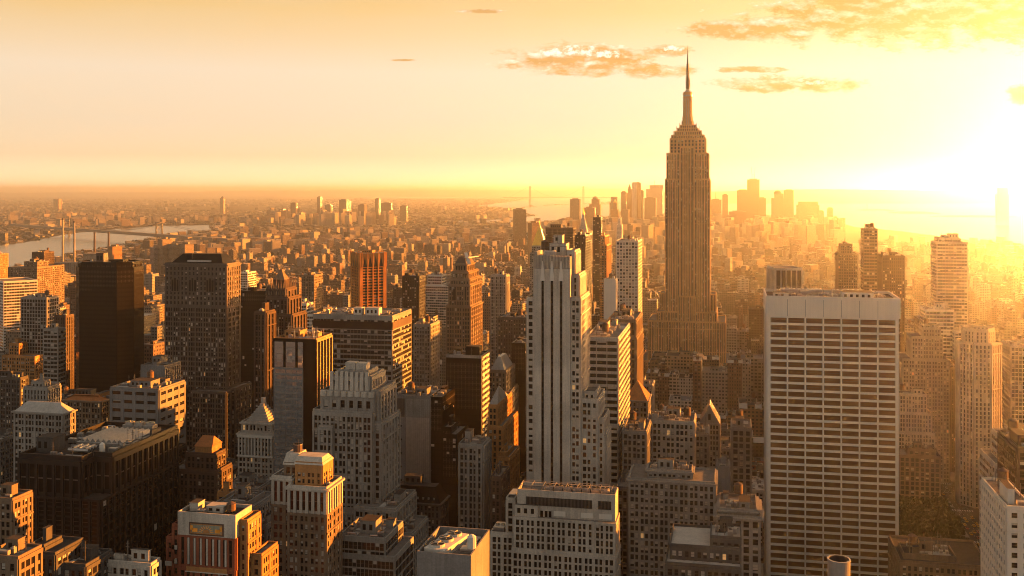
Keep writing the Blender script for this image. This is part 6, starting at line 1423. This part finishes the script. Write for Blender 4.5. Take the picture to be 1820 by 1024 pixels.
# statue on its island
D = 13600; x, y = AtD(1541, D); K = D / FP; m = MB(); e = thing('statue', 'tiny robed statue with raised torch on a pedestal, on a small island in the bay', 'statue', (x, y, 12))
m.frustum(rect(x - 22, x + 22, y - 22, y + 22), 12, rect(x - 16, x + 16, y - 16, y + 16), 26, W['lime']); m.frustum(rect(x - 10, x + 10, y - 10, y + 10), 26, rect(x - 7, x + 7, y - 7, y + 7), 55, W['lime']); m.build('pedestal', e)
m = MB(); gr = wall_mat('green copper', (.16, .20, .14), .7); m.cyl(x, y, 6.5, 55, 78, gr, 10, 4); m.cyl(x, y, 4, 78, 88, gr, 10, 3); m.cyl(x, y, 1.6, 88, 91, gr, 8, 1.6); m.cyl(x, y, 2.4, 91, 96, gr, 8, 1.5); m.bar((x - 3, y, 86), (x - 7, y, 102), 1.2, gr, 6); m.cyl(x - 7, y, 1.6, 102, 106, W['gold'], 6, .3); m.build('figure', e)

# ================================================================== PARK AND CARS
grass = wall_mat('park lawn', (.05, .045, .018), .95, .4, .1, .2); m = MB(); m.box(92, 170, 600, 900, .16, .3, grass); o = m.build('park_lawn'); o['kind'] = 'structure'
def leaf_crown(seed, n=520):
    r = random.Random(seed); m = MB(); cl_ = [(r.uniform(-3.4, 3.4), r.uniform(-3.4, 3.4), r.uniform(6.5, 12.5), r.uniform(1.2, 2.3)) for _ in range(15)]
    for _ in range(n):
        cx, cy, cz, s = r.choice(cl_); v = Vector((r.gauss(0, 1), r.gauss(0, 1), r.gauss(0, 1))).normalized() * s * r.uniform(.6, 1.05); p = Vector((cx, cy, cz)) + v
        u_ = v.orthogonal().normalized() * r.uniform(.3, .6); w_ = v.cross(u_).normalized() * r.uniform(.3, .6)
        m.quad([tuple(p - u_ - w_), tuple(p + u_ - w_), tuple(p + u_ + w_), tuple(p - u_ + w_)], leaf)
    return m.mesh('crown')
crowns = [leaf_crown(s) for s in range(3)]
m = MB(); m.cyl(0, 0, .35, 0, 8, W['wood'], 7, .18)
for i in range(5): t = i * 1.26; m.bar((0, 0, 4.5 + i * .5), (2.4 * math.cos(t), 2.4 * math.sin(t), 8.5 + i * .4), .12, W['wood'], 5)
trunk = m.mesh('trunk'); r = random.Random(12); tn = 0
spots = []
for _ in range(900):
    x, y = r.uniform(95, 168), r.uniform(690, 898)
    if all((x - a) ** 2 + (y - b) ** 2 > 44 for a, b in spots): spots.append((x, y))
spots = [s_ for s_ in spots if 1590 < PX(*s_) < 1830][:150]
for (x, y) in spots:
    e = thing('park_tree', 'leafy dark tree in the small park right of the white ribbed slab, among many alike', 'tree', (x, y, .3), 'trees filling the small park')
    k = r.uniform(.85, 1.25); e.scale = (k, k, k); e.rotation_euler = (0, 0, r.uniform(0, 6))
    for nm, me in (('trunk', trunk), ('crown', r.choice(crowns))):
        o = bpy.data.objects.new(nm, me); SC.collection.objects.link(o); o.parent = e
def car_meshes(paint):
    b = MB(); b.prism([(-.9, -2.2), (.9, -2.2), (.9, 2.2), (-.9, 2.2)], .35, .85, paint, None, True); b.frustum([(-.88, -2.15), (.88, -2.15), (.88, 2.15), (-.88, 2.15)], .85, [(-.8, -2.05), (.8, -2.05), (.8, 2.05), (-.8, 2.05)], .98, paint)
    c = MB(); c.frustum([(-.8, -1.5), (.8, -1.5), (.8, 1.0), (-.8, 1.0)], .98, [(-.62, -1.0), (.62, -1.0), (.62, .4), (-.62, .4)], 1.45, GL, paint)
    w = MB()
    n = 10
    w.v = [(x, .33 * math.cos(2 * math.pi * i / n), .33 * math.sin(2 * math.pi * i / n)) for x in (-.1, .1) for i in range(n)]
    w.f = [(i, (i + 1) % n, n + (i + 1) % n, n + i) for i in range(n)] + [tuple(range(n))[::-1], tuple(range(n, 2 * n))]; w.m = [0] * (n + 2); w.t = [None] * (n + 2); w.mats = [W['black']]
    return b.mesh('body'), c.mesh('cabin'), w.mesh('wheel')
cars = [(nm, car_meshes(wall_mat('car paint ' + nm, c, .3, .05, .6))) for nm, c in (('yellow', (.65, .36, .03)), ('white', (.7, .68, .64)), ('black', (.02, .02, .02)), ('silver', (.4, .38, .36)), ('red', (.35, .04, .03)))]
for av in (187, -100):
    for lane in (-6.6, -3.2, 0, 3.2, 6.6):
        y = 560 + r.uniform(0, 30)
        while y < 1150:
            px, py = PX(av + lane, y), PY(av + lane, y, 0)
            if r.random() < .55 and 1100 < px < 1830 and not any(q[0] - 2 < av + lane < q[1] + 2 and q[2] - 3 < y < q[3] + 3 for q in OCC):
                nm, ms = r.choice(cars); tn += 1
                e = thing('car', f'{nm} car in traffic on the avenue near the park, one of many alike', 'car', (av + lane, y, .06), f'{nm} cars in avenue traffic')
                for n_, me in (('body', ms[0]), ('cabin', ms[1])): o = bpy.data.objects.new(n_, me); SC.collection.objects.link(o); o.parent = e
                for dx_ in (-.82, .82):
                    for dy_ in (-1.35, 1.35): o = bpy.data.objects.new('wheel', ms[2]); SC.collection.objects.link(o); o.parent = e; o.location = (dx_, dy_, .33)
            y += r.uniform(6, 16)
print('cars', tn, 'lots', len(LOTS), 'ind', len(IND), 'mincnt', cnt[IND[-1]], 'far', n, 'trees', len(spots), 'objects', len(bpy.data.objects))

# ================================================================== AIR
hv = bpy.data.materials.new('haze'); hv.use_nodes = True; T = NT(hv.node_tree)
v = T.n('ShaderNodeVolumePrincipled'); v.inputs['Color'].default_value = (1.0, .93, .79, 1); v.inputs['Density'].default_value = 4.5e-5; v.inputs['Anisotropy'].default_value = .85
o_ = T.n('ShaderNodeOutputMaterial'); T.nt.links.new(v.outputs[0], o_.inputs['Volume'])
m = MB(); m.box(-95000, 95000, -3500, 125000, -6, 470, hv, None, True); o = m.build('haze'); o['kind'] = 'stuff'; o['label'] = 'warm evening haze filling the air over the city'
